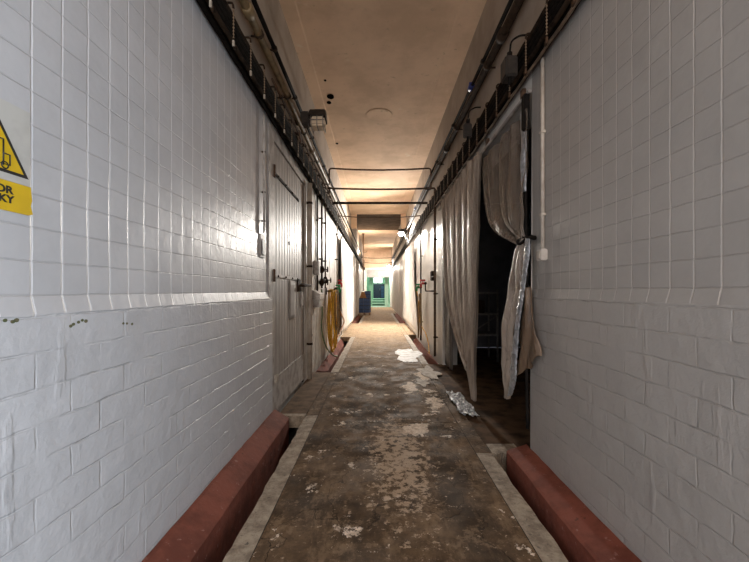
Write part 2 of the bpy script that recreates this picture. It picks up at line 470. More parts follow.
quad(bm, (XR, DY1, -.5), (XR, 28, -.5), (XR, 28, 2.98), (XR, DY1, 2.98), 4)
quad(bm, (XR, DY1, 2.98), (XR, 28, 2.98), (XR, 28, HC + .5), (XR, DY1, HC + .5), 2)
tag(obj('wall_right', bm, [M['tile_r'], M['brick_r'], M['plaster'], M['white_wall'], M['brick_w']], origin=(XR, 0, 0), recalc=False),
    'right corridor wall of grey painted tiles toned for dimmer light with a curtained doorway', 'wall', kind='structure')

# dark store room behind the doorway
bm = B()
x0, x1, y0, y1, z1 = XR + .25, 5.0, 1.2, 8.0, 3.2
quad(bm, (x1, y0, 0), (x1, y1, 0), (x1, y1, z1), (x1, y0, z1), 0)
quad(bm, (x0, y0, 0), (x1, y0, 0), (x1, y0, z1), (x0, y0, z1), 0)
quad(bm, (x0, y1, 0), (x1, y1, 0), (x1, y1, z1), (x0, y1, z1), 0)
quad(bm, (x0, y0, z1), (x1, y0, z1), (x1, y1, z1), (x0, y1, z1), 0)
quad(bm, (x0, y0, 0), (x0, DY0, 0), (x0, DY0, z1), (x0, y0, z1), 0)
quad(bm, (x0, DY1, 0), (x0, y1, 0), (x0, y1, z1), (x0, DY1, z1), 0)
quad(bm, (x0, DY0, DTOP), (x0, DY1, DTOP), (x0, DY1, z1), (x0, DY0, z1), 0)
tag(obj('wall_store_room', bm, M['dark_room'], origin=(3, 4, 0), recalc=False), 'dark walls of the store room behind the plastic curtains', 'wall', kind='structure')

# ceiling with a lower cove along each side
bm = B()
prof = [(XL, HC - .015), (-.85, HC - .006), (-.835, HC), (.855, HC), (.87, HC - .006), (XR, HC - .015)]
for a, b in zip(prof, prof[1:]):
    quad(bm, (a[0], -4, a[1]), (a[0], 13.9, a[1]), (b[0], 13.9, b[1]), (b[0], -4, b[1]), 0)
quad(bm, (XL, 13.9, HC - .02), (XR, 13.9, HC - .02), (XR, 13.9, HC + .22), (XL, 13.9, HC + .22), 0)
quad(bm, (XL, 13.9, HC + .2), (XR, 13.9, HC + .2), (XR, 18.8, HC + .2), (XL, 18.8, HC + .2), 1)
quad(bm, (XL, 18.8, HC + .2), (XR, 18.8, HC + .2), (XR, 28.1, HC + .2), (XL, 28.1, HC + .2), 0)
for (a0, a1) in ((XL, -.79), (.93, XR)):
    box(bm, a0, a1, 13.85, 14.15, 3.68, HC + .19, 0)
box(bm, XL, XR, 23.8, 23.86, HC + .175, HC + .199, 0)
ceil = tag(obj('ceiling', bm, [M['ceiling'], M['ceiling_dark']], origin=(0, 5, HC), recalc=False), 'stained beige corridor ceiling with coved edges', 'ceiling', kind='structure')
# holes in the ceiling: black discs stand in for their shaded insides
for (u, v, r) in ((330.5, 96.5, .055), (329, 102.5, .036), (325.2, 80.3, .018), (337, 143.5, .028)):
    Y = F * 2.98 / (291 - v); x = (u - 377) * Y / F
    bm = B()
    ring = [(x + r * (1 + .18 * nz(k * 1.3, u)) * math.cos(k * PI / 8), Y + r * 1.3 * (1 + .18 * nz(k * 1.1, v)) * math.sin(k * PI / 8)) for k in range(16)]
    prism(bm, ring, 'z', HC - .004, HC + .03)
    obj('hole', bm, M['hole'], ceil)

bm = B()
cx, cy = .035, 6.1
for r0, r1, zz in ((0, .215, HC - .004), (.215, .228, HC - .006)):
    ring0 = [(cx + r0 * math.cos(k * PI / 24), cy + r0 * math.sin(k * PI / 24)) for k in range(48)]
    ring1 = [(cx + r1 * math.cos(k * PI / 24), cy + r1 * math.sin(k * PI / 24)) for k in range(48)]
    if r0 == 0: prism(bm, ring1, 'z', zz, HC - .001)
    else:
        for k in range(48):
            j = (k + 1) % 48
            P = [(*ring0[k], zz), (*ring0[j], zz), (*ring1[j], zz + .003), (*ring1[k], zz + .003)]
            poly(bm, P)
            poly(bm, [P[0], P[1], (*ring0[j], HC - .002), (*ring0[k], HC - .002)])
            poly(bm, [P[2], P[3], (*ring1[k], HC - .002), (*ring1[j], HC - .002)])
tag(obj('ceiling_cover', bm, M['ceiling']), 'round beige cover plate set in the middle of the ceiling', 'cover')

# floor: centre slab, pale edging along the drains, plates, drains with red curbs
SL, SR = -.714, .885
PL = [(-4, 3.62), (5.55, 9.8), (14.0, 18.4)]        # open drains, left
PR = [(-4, 2.78), (6.2, 10.3), (14.0, 20.0)]        # open drains, right
bm = B()
EW = .125
def slab(bm, x0, x1, y0, y1, z1, mi, z0=-.12):
    box(bm, x0, x1, y0, y1, z0, z1, mi)
ys = [-4, 3.42, 6.65, 10.6, 14.0, 28.0]
for a, b in zip(ys, ys[1:]):
    slab(bm, SL + EW, SR - EW, a + .004, b - .004, 0, 0)
    g = .004
def inside(y, L): return any(a <= y <= b for a, b in L)
def rough_strip(bm, xin, xout, y0, y1, z, mi, amp=.012):
    """a strip whose outer edge is broken"""
    N = max(4, int((y1 - y0) / .05))
    prevs = None
    for k in range(N + 1):
        y = y0 + (y1 - y0) * k / N
        xo = xout + amp * (nz(y * 3.1, xout * 7) + .8 * nz(y * 11, xout * 3))
        cur = [bm.verts.new(p) for p in ((xin, y, z), (xo, y, z - .004), (xo, y, z - .14))]
        if prevs:
            for i in range(2):
                f = bm.faces.new((prevs[i], cur[i], cur[i + 1], prevs[i + 1])); f.material_index = mi
        prevs = cur
for side, L in ((-1, PL), (1, PR)):
    xin = SL + EW - .004 if side < 0 else SR - EW + .004
    xout = SL if side < 0 else SR
    edges = sorted({-4.0, 28.0} | {max(-4, p) for ab in L for p in ab})
    for a, b in zip(edges, edges[1:]):
        if inside((a + b) / 2, L): rough_strip(bm, xin, xout, a, b, 0, 1)
        else: rough_strip(bm, xin, xout, a, b, -.001, 0, .002)
# plates between the drains
def plates(L, xa, xb, side):
    prev = None
    gaps = [(L[0][1], L[1][0]), (L[1][1], L[2][0]), (L[2][1], 28.0)]
    for i, (a, b) in enumerate(gaps):
        mi = (2 if i == 0 else 0)
        if side > 0 and i == 0:
            slab(bm, xa, xb, a + .16, b, -.012, 3)
            N = 26                                    # broken pale lip
            top = [(xa + (xb - xa) * k / N, a + .05 * nz(k * .5, 3.1) + .02 * nz(k * 2.1)) for k in range(N + 1)]
            prism(bm, top + [(xb, a + .17), (xa, a + .17)], 'z', -.17, -.002, 1)
        else:
            slab(bm, xa, xb, a + (.05 if i == 0 else 0), b, -.004, mi)
            if i == 0:
                slab(bm, xa, xb, a - .015, a + .05, 0, 1)
plates(PL, XL + .0, SL - .006, -1)
plates(PR, SR + .006, XR, 1)
slab(bm, XR, 5.2, 1.0, 8.0, -.012, 3)
slab(bm, XL - .1, XL - .001, 17.3, 28, -.004, 0)
# drain bottoms and sides
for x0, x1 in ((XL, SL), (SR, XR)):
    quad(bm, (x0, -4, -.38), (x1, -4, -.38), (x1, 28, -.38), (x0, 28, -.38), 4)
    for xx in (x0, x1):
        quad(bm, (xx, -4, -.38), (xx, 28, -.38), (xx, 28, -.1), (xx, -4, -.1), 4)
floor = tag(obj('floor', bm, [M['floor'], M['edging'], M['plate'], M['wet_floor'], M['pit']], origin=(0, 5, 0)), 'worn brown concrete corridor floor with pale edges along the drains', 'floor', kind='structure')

def curb(name, side, y0, y1, top, xe, label, slope=.0):
    X = (XL + .016) if side < 0 else (XR - .016)
    bm = B()
    N = max(6, int((y1 - y0) / .06))
    prevs = None
    for k in range(N + 1):
        y = y0 + (y1 - y0) * k / N
        w = .010 * nz(y * 2.3, side * 4) + .005 * nz(y * 9, side)
        e = xe + w * .7
        zt = top + .006 * nz(y * 3, 5 * side)
        pr = [(X - side * .0, y, -.37), (X, y, zt + .004 + .012 * abs(nz(y * 5, 2))), (X - side * .018, y, zt), (e + side * .012, y, zt - slope), (e, y, zt - .012 - slope), (e + side * .012, y, -.37)]
        cur = [bm.verts.new(p) for p in pr]
        if prevs:
            for i in range(6):
                j = (i + 1) % 6
                bm.faces.new((prevs[i], cur[i], cur[j], prevs[j]))
        else: bm.faces.new(cur)
        prevs = cur
    bm.faces.new(list(reversed(prevs)))
    o = obj(name, bm, M['curb'])
    return tag(o, label, 'curb')
curb('red_curb', -1, -4, 3.45, .112, -.842, 'red painted curb along the foot of the left wall, nearest the viewer', .07)
curb('red_curb', 1, -4, 2.66, .112, .958, 'red painted curb at the foot of the right wall before the curtained doorway', .035)
curb('red_curb', -1, 5.6, 9.75, -.05, -.88, 'chipped red curb in the left drain under the yellow hose', .12)
curb('red_curb', 1, 6.25, 10.2, -.07, 1.02, 'chipped red curb in the right drain beyond the plastic curtains', .10)
curb('red_curb', -1, 14.05, 18.35, .03, -.85, 'far red curb on the left beside the blue crates', .10)
curb('red_curb', 1, 14.05, 19.9, .03, .975, 'far red curb on the right opposite the blue crates', .10)

# ------------------------------------------------------------------ end of the corridor
YE = 28.0
bm = B()
box(bm, XL, XR, YE, YE + .2, CAMZ + 1.80, HC + .3, 0)
tag(obj('wall_end', bm, M['ceiling'], origin=(0, YE, 0)), 'beige wall above the opening at the far end', 'wall', kind='structure')
bm = B()
box(bm, XL - .1, -.82, YE - .1, YE + .05, 0, CAMZ + 1.8, 0)
box(bm, 1.02, XR, YE - .1, YE + .05, 0, CAMZ + 1.8, 0)
box(bm, -.82, 1.02, YE - .1, YE + .05, CAMZ + 1.66, CAMZ + 1.8, 0)
tag(obj('trim_1', bm, M['frame_white']), 'white frame around the opening at the far end', 'frame', kind='structure')
bm = B()
box(bm, -.80, 1.0, YE + .3, YE + .36, CAMZ + 1.08, CAMZ + 1.9, 0)
tag(obj('hood_panel', bm, M['grey_panel']), 'pale grey panel hanging above the green far doorway', 'panel')
YB = 37.0
bm = B()
quad(bm, (-1.0, YE, -.02), (-1.0, YB, -.02), (-1.0, YB, 3.2), (-1.0, YE, 3.2), 0)
quad(bm, (1.2, YE, -.02), (1.2, YB, -.02), (1.2, YB, 3.2), (1.2, YE, 3.2), 1)
quad(bm, (-1.0, YE, 3.2), (1.2, YE, 3.2), (1.2, YB, 3.2), (-1.0, YB, 3.2), 1)
quad(bm, (-1.0, YB, -.02), (1.2, YB, -.02), (1.2, YB, 3.2), (-1.0, YB, 3.2), 0)
for (a, b, c_, d_) in ((-.62, -.40, 30.5, 30.8), (.66, .98, 30.5, 30.8)):
    box(bm, a, b, c_, d_, 0, 2.75, 0 if a < 0 else 1)
quad(bm, (-1.0, YE, -.015), (1.2, YE, -.015), (1.2, YB, -.015), (-1.0, YB, -.015), 1)
tag(obj('wall_far_lobby', bm, [M['mint'], M['mint_pale']], origin=(0, 33, 0), recalc=False), 'mint green walls of the lobby beyond the far opening', 'wall', kind='structure')
st = thing('step_flight', 'mint green steps leading up to the dark far door', 'steps', (.1, 32, 0))
for i in range(3):
    y = 30.9 + i * 1.5
    bm = B(); box(bm, -.6 + .12 * i, .9 - .06 * i, y, YB - .3, i * .165, (i + 1) * .165)
    s_ = obj('step', bm, M['mint_dark'], st)
    bm = B(); box(bm, -.6 + .12 * i, .9 - .06 * i, y - .03, y + 1.5, (i + 1) * .165 + .001, (i + 1) * .165 + .02)
    obj('tread', bm, M['mint_pale'], s_)
YD = YB - .12
bm = B(); box(bm, -.36, .76, YD, YD + .08, .5, CAMZ + .72, 0, .01)
dd = tag(obj('door_2', bm, M['navy'], origin=(.2, YD, .5)), 'dark navy door at the far end of the corridor', 'door', kind='structure')
bm = B(); box(bm, .42, .72, YD - .02, YD - .001, .6, CAMZ + .5, 0); obj('door_panel', bm, M['navy_light'], dd)
bm = B(); tube(bm, [(.30, YD - .06, 1.3), (.30, YD - .06, 1.5)], .02); tube(bm, [(.30, YD - .06, 1.4), (.30, YD, 1.4)], .012); obj('door_handle', bm, M['galv'], dd)
for i, (a, b) in enumerate(((-.32, .02), (.12, .52))):
    bm = B()
    for (p, q, r_, s_) in ((a - .04, b + .04, 2.05, 2.09), (a - .04, b + .04, 2.62, 2.66), (a - .04, a, 2.05, 2.66), (b, b + .04, 2.05, 2.66)):
        box(bm, p, q, YD, YD + .1, r_, s_)
    w = tag(obj('window_%d' % (i + 1), bm, M['frame_white']), ('left' if i == 0 else 'right') + ' bright window above the navy far door', 'window', kind='structure')
    bm = B(); box(bm, a, b, YD + .04, YD + .06, 2.09, 2.62); obj('pane', bm, M['pane'], w)

# ------------------------------------------------------------------ left: the big sheet door
d0, d1, dt, db = 3.47, 4.93, 2.69, .06
bm = B()
N = 13
pts = []
w = (d1 - d0) / N
for k in range(N):
    a = d0 + k * w
    for (q, xx) in ((.0, XL - .012), (.06, XL - .004), (.90, XL - .004), (.96, XL - .012)):
        pts.append((a + q * w, xx))
pts.append((d1, XL - .012))
for (p, q) in zip(pts, pts[1:]):
    quad(bm, (p[1], p[0], db), (q[1], q[0], db), (q[1], q[0], dt), (p[1], p[0], dt), 0)
box(bm, XL - .045, XL - .0125, d0, d1, db, dt, 0)
door = tag(obj('door_1', bm, M['door'], origin=(XL, d0, 0)), 'tall grey ribbed sheet metal door in the left wall', 'door', kind='structure')
bm = B(); box(bm, XL - .004, XL + .008, d0, d1, db, .40); obj('kick_plate', bm, M['door_frame'], door)
for z in (2.40, 1.40):
    bm = B(); box(bm, XL - .003, XL + .008, d0 - .03, d0 + 1.12, z - .016, z + .016, 0, .003)
    hs = obj('strap_hinge', bm, M['dark_steel'] if z > 2 else M['door_frame'], door)
    bm = B(); tube(bm, [(XL + .012, d0 - .02, z - .06), (XL + .012, d0 - .02, z + .06)], .016); obj('hinge_barrel', bm, M['rust'], hs)
    bm = B()
    for q in (.15, .45, .75, 1.02): sphere(bm, (XL + .009, d0 + q, z), .011)
    obj('bolts', bm, M['dark_steel'], hs)
bm = B()
tube(bm, fillet([(XL + .0, 4.60, 1.32), (XL + .06, 4.60, 1.32), (XL + .06, 4.95, 1.33), (XL + .05, 5.15, 1.33)], .03), .016)
box(bm, XL - .002, XL + .012, 4.52, 4.68, 1.24, 1.40)
obj('door_handle', bm, M['dark_steel'], door)
bm = B(); box(bm, XL - .003, XL + .02, 4.72, 4.80, 1.05, 1.24, 0, .004); obj('lock_box', bm, M['galv'], door)
bm = B(); box(bm, XL - .003, XL + .03, d0 + .0, d0 + .09, .36, .43, 0, .008); obj('door_buffer', bm, M['porcelain'], door)
bm = B(); box(bm, XL - .003, XL + .006, 4.10, 4.15, 1.78, 1.815); obj('knob_hole', bm, M['sign_black'], door)
# door frame
bm = B()
box(bm, XL - .05, XL + .012, 3.30, d0 - .012, .0, 2.80)
box(bm, XL - .05, XL + .010, d0 - .012, d1 + .02, dt + .012, 2.80)
tag(obj('trim_2', bm, M['door_frame']), 'scuffed grey frame of the sheet metal door', 'frame', kind='structure')
bm = B()
box(bm, XL - .05, XL - .015, d1 + .0, d1 + .06, 0, 2.75)
tag(obj('trim_3', bm, M['dark_steel']), 'dark gap strip on the far side of the sheet metal door', 'frame', kind='structure')
bm = B()
def paper_fn(a, b): return (XL + .001 + .003 * math.sin(b * PI), 4.10 + .30 * a, .92 + .45 * b)
grid(bm, paper_fn, 4, 8)
o = tag(obj('paper_notice', bm, M['paper']), 'pale paper notice stuck on the sheet metal door', 'notice')
sm = o.modifiers.new('thick', 'SOLIDIFY'); sm.thickness = .001
# switch niche and conduit before the door
bm = B(); tube(bm, fillet([(XL + .02, 3.12, 2.78), (XL + .022, 3.12, 2.6), (XL + .022, 3.12, 1.75)], .05), .010, 8)
cn = tag(obj('conduit', bm, M['door_frame']), 'thin pale conduit dropping down the left tiles before the metal door', 'conduit')
for z in (2.45, 2.1, 1.85):
    bm = B(); box(bm, XL + .001, XL + .033, 3.112, 3.128, z, z + .012); obj('clip', bm, M['dark_steel'], cn)
t = thing('switch_box', 'small dark switch box on the left tiles below the pale conduit', 'switch box', (XL, 3.12, 1.55))
bm = B(); box(bm, XL + .001, XL + .010, 3.06, 3.20, 1.54, 1.745, 0, .003); obj('back_plate', bm, M['door_frame'], t)
bm = B(); box(bm, XL + .0095, XL + .018, 3.085, 3.175, 1.56, 1.70, 0, .003); obj('switch_cover', bm, M['sign_black'], t)

# cream post & vertical pipes past the door
def vpipe(name, x, y, z0, z1, r, mat, label, clips=(), off=0.0):
    bm = B()
    tube(bm, fillet([(x, y, z0), (x, y + off, (z0 + z1) / 2), (x, y, z1)], .1), r, 10)
    o = tag(obj(name, bm, mat), label, 'pipe')
    if clips:
        side = -1 if x < 0 else 1
        for z in clips:
            bm = B()
            tube(bm, [(x, y, z - .015), (x, y, z + .015)], r + .006, 10)
            box(bm, *(sorted((x, (XL if side < 0 else XR) - side * .0))), y - .012, y + .012, z - .012, z + .012)
            obj('pipe_clip', bm, M['dark_steel'], o)
    return o
vpipe('standing_pipe', XL + .045, 5.12, .0, 2.78, .034, M['cream'], 'thick cream pipe beside the far edge of the metal door', (.5, 1.6, 2.5))
vpipe('standing_pipe', XL + .03, 5.30, .0, 2.80, .016, M['rust'], 'rusty thin pipe just beyond the thick cream pipe', (.6, 1.9))
vpipe('standing_pipe', XL + .03, 5.84, 1.25, 3.0, .014, M['dark_steel'], 'thin dark pipe ending above the left wall box', (1.7, 2.4))
vpipe('standing_pipe', XL + .05, 6.20, 1.30, 3.1, .016, M['dark_steel'], 'dark pipe dropping to the tap cluster on the left wall', (1.8, 2.5))
vpipe('standing_pipe', XL + .05, 6.62, 1.30, 3.1, .014, M['rust'], 'thin rusty pipe to the right of the tap cluster pipe', (1.8, 2.5))
vpipe('standing_pipe', XL + .05, 8.55, .02, 2.9, .018, M['cream'], 'pale pipe carrying the red and green taps on the left wall', (.5, 2.0, 2.6))
# white boards behind the pipes, left
bm = B()
for k, (a, b) in enumerate(((5.22, 5.62), (5.66, 6.05), (6.9, 7.5), (7.55, 8.25))):
    box(bm, XL + .0005, XL + .012, a, b, .05, 2.72, 0, .003)
tag(obj('trim_4', bm, M['frame_white']), 'white wall boards behind the pipes beyond the metal door', 'boards', kind='structure')
# shelf box
t = thing('wall_box', 'grey box with a sloping lid fixed low on the left wall beyond the door', 'box', (XL, 5.6, 1.1))
bm = B(); prism(bm, [(XL + .004, 1.12), (XL + .13, 1.12), (XL + .13, 1.20), (XL + .004, 1.27)], 'y', 5.50, 5.95); obj('lid', bm, M['galv'], t)
bm = B(); box(bm, XL + .004, XL + .11, 5.53, 5.92, 1.0, 1.119); obj('body', bm, M['door_frame'], t)
# junction boxes + tap cluster
t = thing('junction_box', 'grey electrical junction box beside the left wall pipes', 'junction box', (XL, 5.62, 1.55))
bm = B(); box(bm, XL + .013, XL + .09, 5.56, 5.72, 1.50, 1.72, 0, .008); obj('body', bm, M['galv'], t)
bm = B(); box(bm, XL + .0905, XL + .10, 5.57, 5.71, 1.51, 1.71, 0, .003); obj('cover', bm, M['door_frame'], t)
t = thing('tap_cluster', 'dark valves and couplings joining two pipes on the left wall', 'valve', (XL + .05, 6.3, 1.3))
bm = B()
tube(bm, [(XL + .05, 6.15, 1.62), (XL + .05, 6.72, 1.62)], .02); tube(bm, [(XL + .05, 6.15, 1.45), (XL + .05, 6.72, 1.45)], .02)
obj('manifold', bm, M['dark_steel'], t)
for (y, z) in ((6.2, 1.62), (6.62, 1.45), (6.2, 1.40)):
    bm = B(); tube(bm, [(XL + .05, y, z - .06), (XL + .05, y, z - .02), (XL + .05, y, z + .02), (XL + .05, y, z + .06)], [.025, .045, .045, .025], 10)
    vb = obj('valve_body', bm, M['dark_steel'], t)
    bm = B(); tube(bm, [(XL + .09, y, z), (XL + .15, y, z)], .009); tube(bm, [(XL + .15, y + .045 * math.cos(k * PI / 6), z + .045 * math.sin(k * PI / 6)) for k in range(12)], .008, 6, closed=True)
    tube(bm, [(XL + .15, y - .045, z), (XL + .15, y + .045, z)], .006); obj('hand_wheel', bm, M['dark_steel'], vb)

def colour_tap(name, x, y, z, side, matname, label):
    t = thing(name, label, 'tap', (x, y, z))
    bm = B(); tube(bm, fillet([(x, y, z), (x - side * .10, y, z), (x - side * .10, y, z - .09)], .03), .026, 8); obj('spout', bm, M[matname], t)
    bm = B(); tube(bm, [(x - side * .06, y, z + .01), (x - side * .06, y, z + .05)], .01); box(bm, x - side * .06 - .06, x - side * .06 + .05, y - .06, y + .06, z + .045, z + .085, 0, .005)
    obj('lever', bm, M[matname], t)
    bm = B(); tube(bm, [(x, y - .03, z), (x, y + .03, z)], .03, 10); obj('tee', bm, M['dark_steel'], t)
colour_tap('red_tap', XL + .05, 8.62, 1.44, -1, 'red', 'red tap on the pale pipe above the yellow hose')
colour_tap('green_tap', XL + .05, 8.30, 1.31, -1, 'green', 'green tap just below the red tap on the left wall')

# hoses
def hose(name, mat, r, x, yc, ztop, zbot, hw, loops, label, depth=.07, seed=1, tail=None, side=-1):
    rnd = random.Random(seed)
    pts = []
    n = 22
    for L in range(loops):
        w = hw * rnd.uniform(.55, 1.0); zb = zbot + rnd.uniform(0, .28) * (ztop - zbot) * .6
        y0 = yc + rnd.uniform(-.55, .55) * hw; dx = rnd.uniform(-.5, .5) * depth
        zt = ztop - rnd.uniform(0, .06)
        for k in range(n):
            a = 2 * PI * k / n
            zz = (zt + zb) / 2 + (zt - zb) / 2 * math.cos(a)
            yy = y0 + w * math.sin(a) * (.75 + .35 * (1 - math.cos(a)) / 2) + .02 * nz(k * .4, L)
            pts.append((x + dx + (depth * .5) * math.sin(a * .5 + L), yy, zz))
    if tail: pts += tail
    bm = B(); tube(bm, smooth_path(pts, 2), r, 7)
    return tag(obj(name, bm, M[mat]), label, 'hose')
hk = thing('hose_hook', 'bent steel hook holding the coiled yellow hose', 'hook', (XL, 7.0, 1.25))
bm = B(); tube(bm, fillet([(XL + .0125, 7.0, 1.25), (XL + .16, 7.0, 1.25), (XL + .18, 7.0, 1.31)], .04), .012); obj('arm', bm, M['dark_steel'], hk)
bm = B(); box(bm, XL + .0122, XL + .022, 6.95, 7.05, 1.18, 1.32); obj('plate', bm, M['dark_steel'], hk)
hose('coiled_hose', 'yellow_hose', .017, XL + .13, 7.0, 1.30, .05, .30, 5, 'yellow hose coiled on the left wall beyond the metal door', .12, 3)
hose('coiled_hose', 'brown_hose', .013, XL + .20, 7.15, 1.27, .35, .20, 3, 'thin brown hose looped over the yellow hose coil', .06, 9)
bm = B(); tube(bm, smooth_path([(XL + .06, 8.3, 1.20), (XL + .10, 8.25, .95), (XL + .16, 8.4, .72), (XL + .22, 8.5, .55), (XL + .18, 8.2, .36), (XL + .12, 7.6, .16), (XL + .10, 7.2, .08)], 7), .014, 7)
tag(obj('loose_hose', bm, M['orange_hose']), 'orange hose bowing out from the green tap on the left wall', 'hose')
bm = B(); tube(bm, smooth_path([(XL + .05, 6.18, 1.28), (XL + .07, 6.1, .9), (XL + .07, 6.05, .6), (XL + .12, 6.2, .30), (XL + .20, 6.5, .10), (XL + .24, 6.9, -.0)], 7), .014, 7)
tag(obj('loose_hose', bm, M['green_hose']), 'dull green hose hanging from the tap cluster into the left drain', 'hose')

# left plastic curtain, white and lit
def curtain(name, mat, x, yfar, ynear, ztop, zbot_fn, label, cat='curtain', pleats=14, amp=.035, side=1, seed=0, narrow=None, nu=120, nv=40, parent=None):
    bm = B()
    def fn(a, b):                       # a across (0 = far), b down
        yf, yn = (yfar, ynear) if narrow is None else narrow(b)
        y = yf + (yn - yf) * a
        z = ztop + (zbot_fn(a) - ztop) * b
        ph = a * pleats * 2 * PI + 1.4 * nz(a * 5, b * 1.2, seed)
        am = amp * (1 - .35 * b) * (.65 + .6 * abs(nz(a * 7, b * .6, seed + 3)))
        cus = 1 - 2 * abs(math.sin(ph / 2)) ** .65
        dx = am * (cus + .45 * math.sin(ph * .47 + 2 + b * 2) + 1.0 * math.sin(ph * 2.7 + 3 * nz(a * 9, seed)) * math.exp(-b * 14) * .8) + .035 * nz(a * 4, b * 3, seed + 9) * b
        dy = .012 * math.sin(ph * 1.3 + b * 3) * min(1, b * 4)
        return Vector((x - side * abs(amp) * .6 + dx, y + dy, z))
    grid(bm, fn, nu, nv)
    o = obj(name, bm, mat, parent, smooth=True)
    if parent is None: tag(o, label, cat)
    m_ = o.modifiers.new('thick', 'SOLIDIFY'); m_.thickness = .003
    return o
curtain('plastic_curtain', M['film_white'], XL + .06, 15.6, 9.2, 2.66, lambda a: .12, 'white plastic curtain on the left wall beyond the taps', pleats=16, side=-1, seed=5)
curtain('plastic_curtain', M['film_white'], XL + .06, 18.0, 15.8, 2.66, lambda a: .12, 'white plastic curtain on the left just before the blue crates', pleats=6, side=-1, seed=8, nu=50)

# ------------------------------------------------------------------ right: doorway curtains
tr = thing('curtain_rail', 'scuffed pale rail carrying the plastic curtains over the right doorway', 'rail', (XR, 4.4, 2.7))
bm = B(); box(bm, XR - .035, XR - .008, DY0 - .02, DY1 + .25, 2.675, 2.70, 0, .004); obj('rail', bm, M['door_frame'], tr)
for y in (2.72, 3.6, 4.5, 5.4, 6.2):
    bm = B(); box(bm, XR - .03, XR - .001, y - .02, y + .02, 2.70, 2.77); obj('bracket', bm, M['rust'], tr)
def nar1(b):
    if b < .6: yf = 5.72 - .27 * (b / .6) ** 2
    else: yf = 5.45 - 1.35 * ((b - .6) / .4) ** 1.7
    return yf, 3.64 + .13 * b
curtain('plastic_curtain', M['film'], XR - .055, 6, 4, 2.66, lambda a: .42 - .33 * min(1, a * 1.6), 'grey brown plastic curtain hanging full length over the doorway on the right', pleats=6.3, amp=.042, narrow=nar1, seed=2, nu=150, nv=60)
curtain('plastic_curtain', M['film_grey'], XR + .05, 6.1, 5.5, 2.66, lambda a: .03, 'dark grey plastic strip behind the far edge of the full length curtain', pleats=3, amp=.03, seed=12, nu=30)

# tied curtain: swag + tail, world outlines on the doorway plane
XC = 1.085
def P2(u, v, x=XC): return LP(u, v, x)
Lc = [P2(483, 161), P2(483, 185), P2(485, 205), P2(490, 222), P2(500, 234), P2(512, 241), P2(521, 245)]
Rc = [P2(529, 108), P2(528.5, 130), P2(528, 155), P2(528, 180), P2(527.5, 205), P2(527.5, 222), P2(527, 236)]
def interp(C, t):
    n = len(C) - 1; q = min(t * n, n - 1e-6); i = int(q); f = q - i
    P = [C[max(0, i - 1)], C[i], C[i + 1], C[min(n, i + 2)]]
    a, b, c, d = P
    return 0.5 * ((2 * b) + (c - a) * f + (2 * a - 5 * b + 4 * c - d) * f * f + (3 * b - a - 3 * c + d) * f ** 3)
tied = thing('tied_curtain', 'cloudy plastic curtain tied back to the near side of the right doorway', 'curtain', (XR - .04, 2.9, 1.0))
bm = B()
def swag(a, b):
    p = interp(Lc, b).lerp(interp(Rc, b), a)
    # rows sag between the two sides
    sag = 4 * a * (1 - a) * (.02 + .10 * b * (1 - b) * 2)
    p.z -= sag * (1 - a) * .9
    ph = a * 4.4 * 2 * PI + 2.2 * nz(a * 4, b * 1.5) + b * 2.5
    amp = .028 * (1 - .4 * b) * (.5 + .9 * abs(nz(a * 6, b, 4)))
    cus = 1 - 2 * abs(math.sin(ph / 2)) ** .55
    p.x += 1.35 * amp * (cus + .5 * math.sin(ph * .53 + 1)) + .03 * nz(a * 3, b * 4, 8) - .05 * math.sin(PI * a) * b
    return p
grid(bm, swag, 100, 60)
o = obj('swag', bm, M['film_clear'], tied, smooth=True); o.modifiers.new('thick', 'SOLIDIFY').thickness = .003
XT = 1.035
Lt = [P2(521, 240, XT), P2(516.5, 252, XT), P2(508.5, 287, XT), P2(503.5, 325, XT), P2(502.8, 362, XT), P2(505, 381, XT), P2(505, 397, XT)]
Mt = [P2(527, 238, XT), P2(525.5, 252, XT), P2(522, 287, XT), P2(516, 325, XT), P2(512, 362, XT), P2(511, 381, XT), P2(508, 399, XT)]
Rt = [P2(531, 238, XT), P2(531, 252, XT), P2(526.3, 287, XT), P2(520.7, 325, XT), P2(518, 362, XT), P2(517, 381, XT), P2(512.5, 397, XT)]
bm = B()
def tailf(a, b):
    p = interp(Lt, b).lerp(interp(Mt, b), a * 1.08)
    ph = a * 2.2 * 2 * PI + 1.5 * nz(b * 3, a * 2) + 1
    p.x += (.020 + .012 * nz(b * 4, 3)) * (1 - 2 * abs(math.sin(ph / 2)) ** .7) + .02 * nz(a * 2, b * 7, 3)
    return p
grid(bm, tailf, 48, 70)
o = obj('tail', bm, M['film'], tied, smooth=True); o.modifiers.new('thick', 'SOLIDIFY').thickness = .003
bm = B()
def foilf(a, b):
    p = interp(Mt, b).lerp(interp(Rt, b), a)
    p.x += -.012 * math.sin(a * PI) + .005 * nz(b * 22, a * 3) + .0015 * math.sin(b * 190) - .01; p.z += .003 * math.sin(b * 90)
    return p
grid(bm, lambda a, b: foilf(a, .02 + .95 * b), 6, 160)
o = obj('foil_edge', bm, M['foil'], tied, smooth=True); o.modifiers.new('thick', 'SOLIDIFY').thickness = .004
bm = B()
c0 = P2(526, 240, 1.06)
tube(bm, [c0 + Vector((.055 * math.cos(k * PI / 9), .075 * math.sin(k * PI / 9), .012 * math.sin(k * 1.1) + .02 * math.cos(k * PI / 9))) for k in range(18)], .012, 7, closed=True)
obj('tie_strap', bm, M['black'], tied)
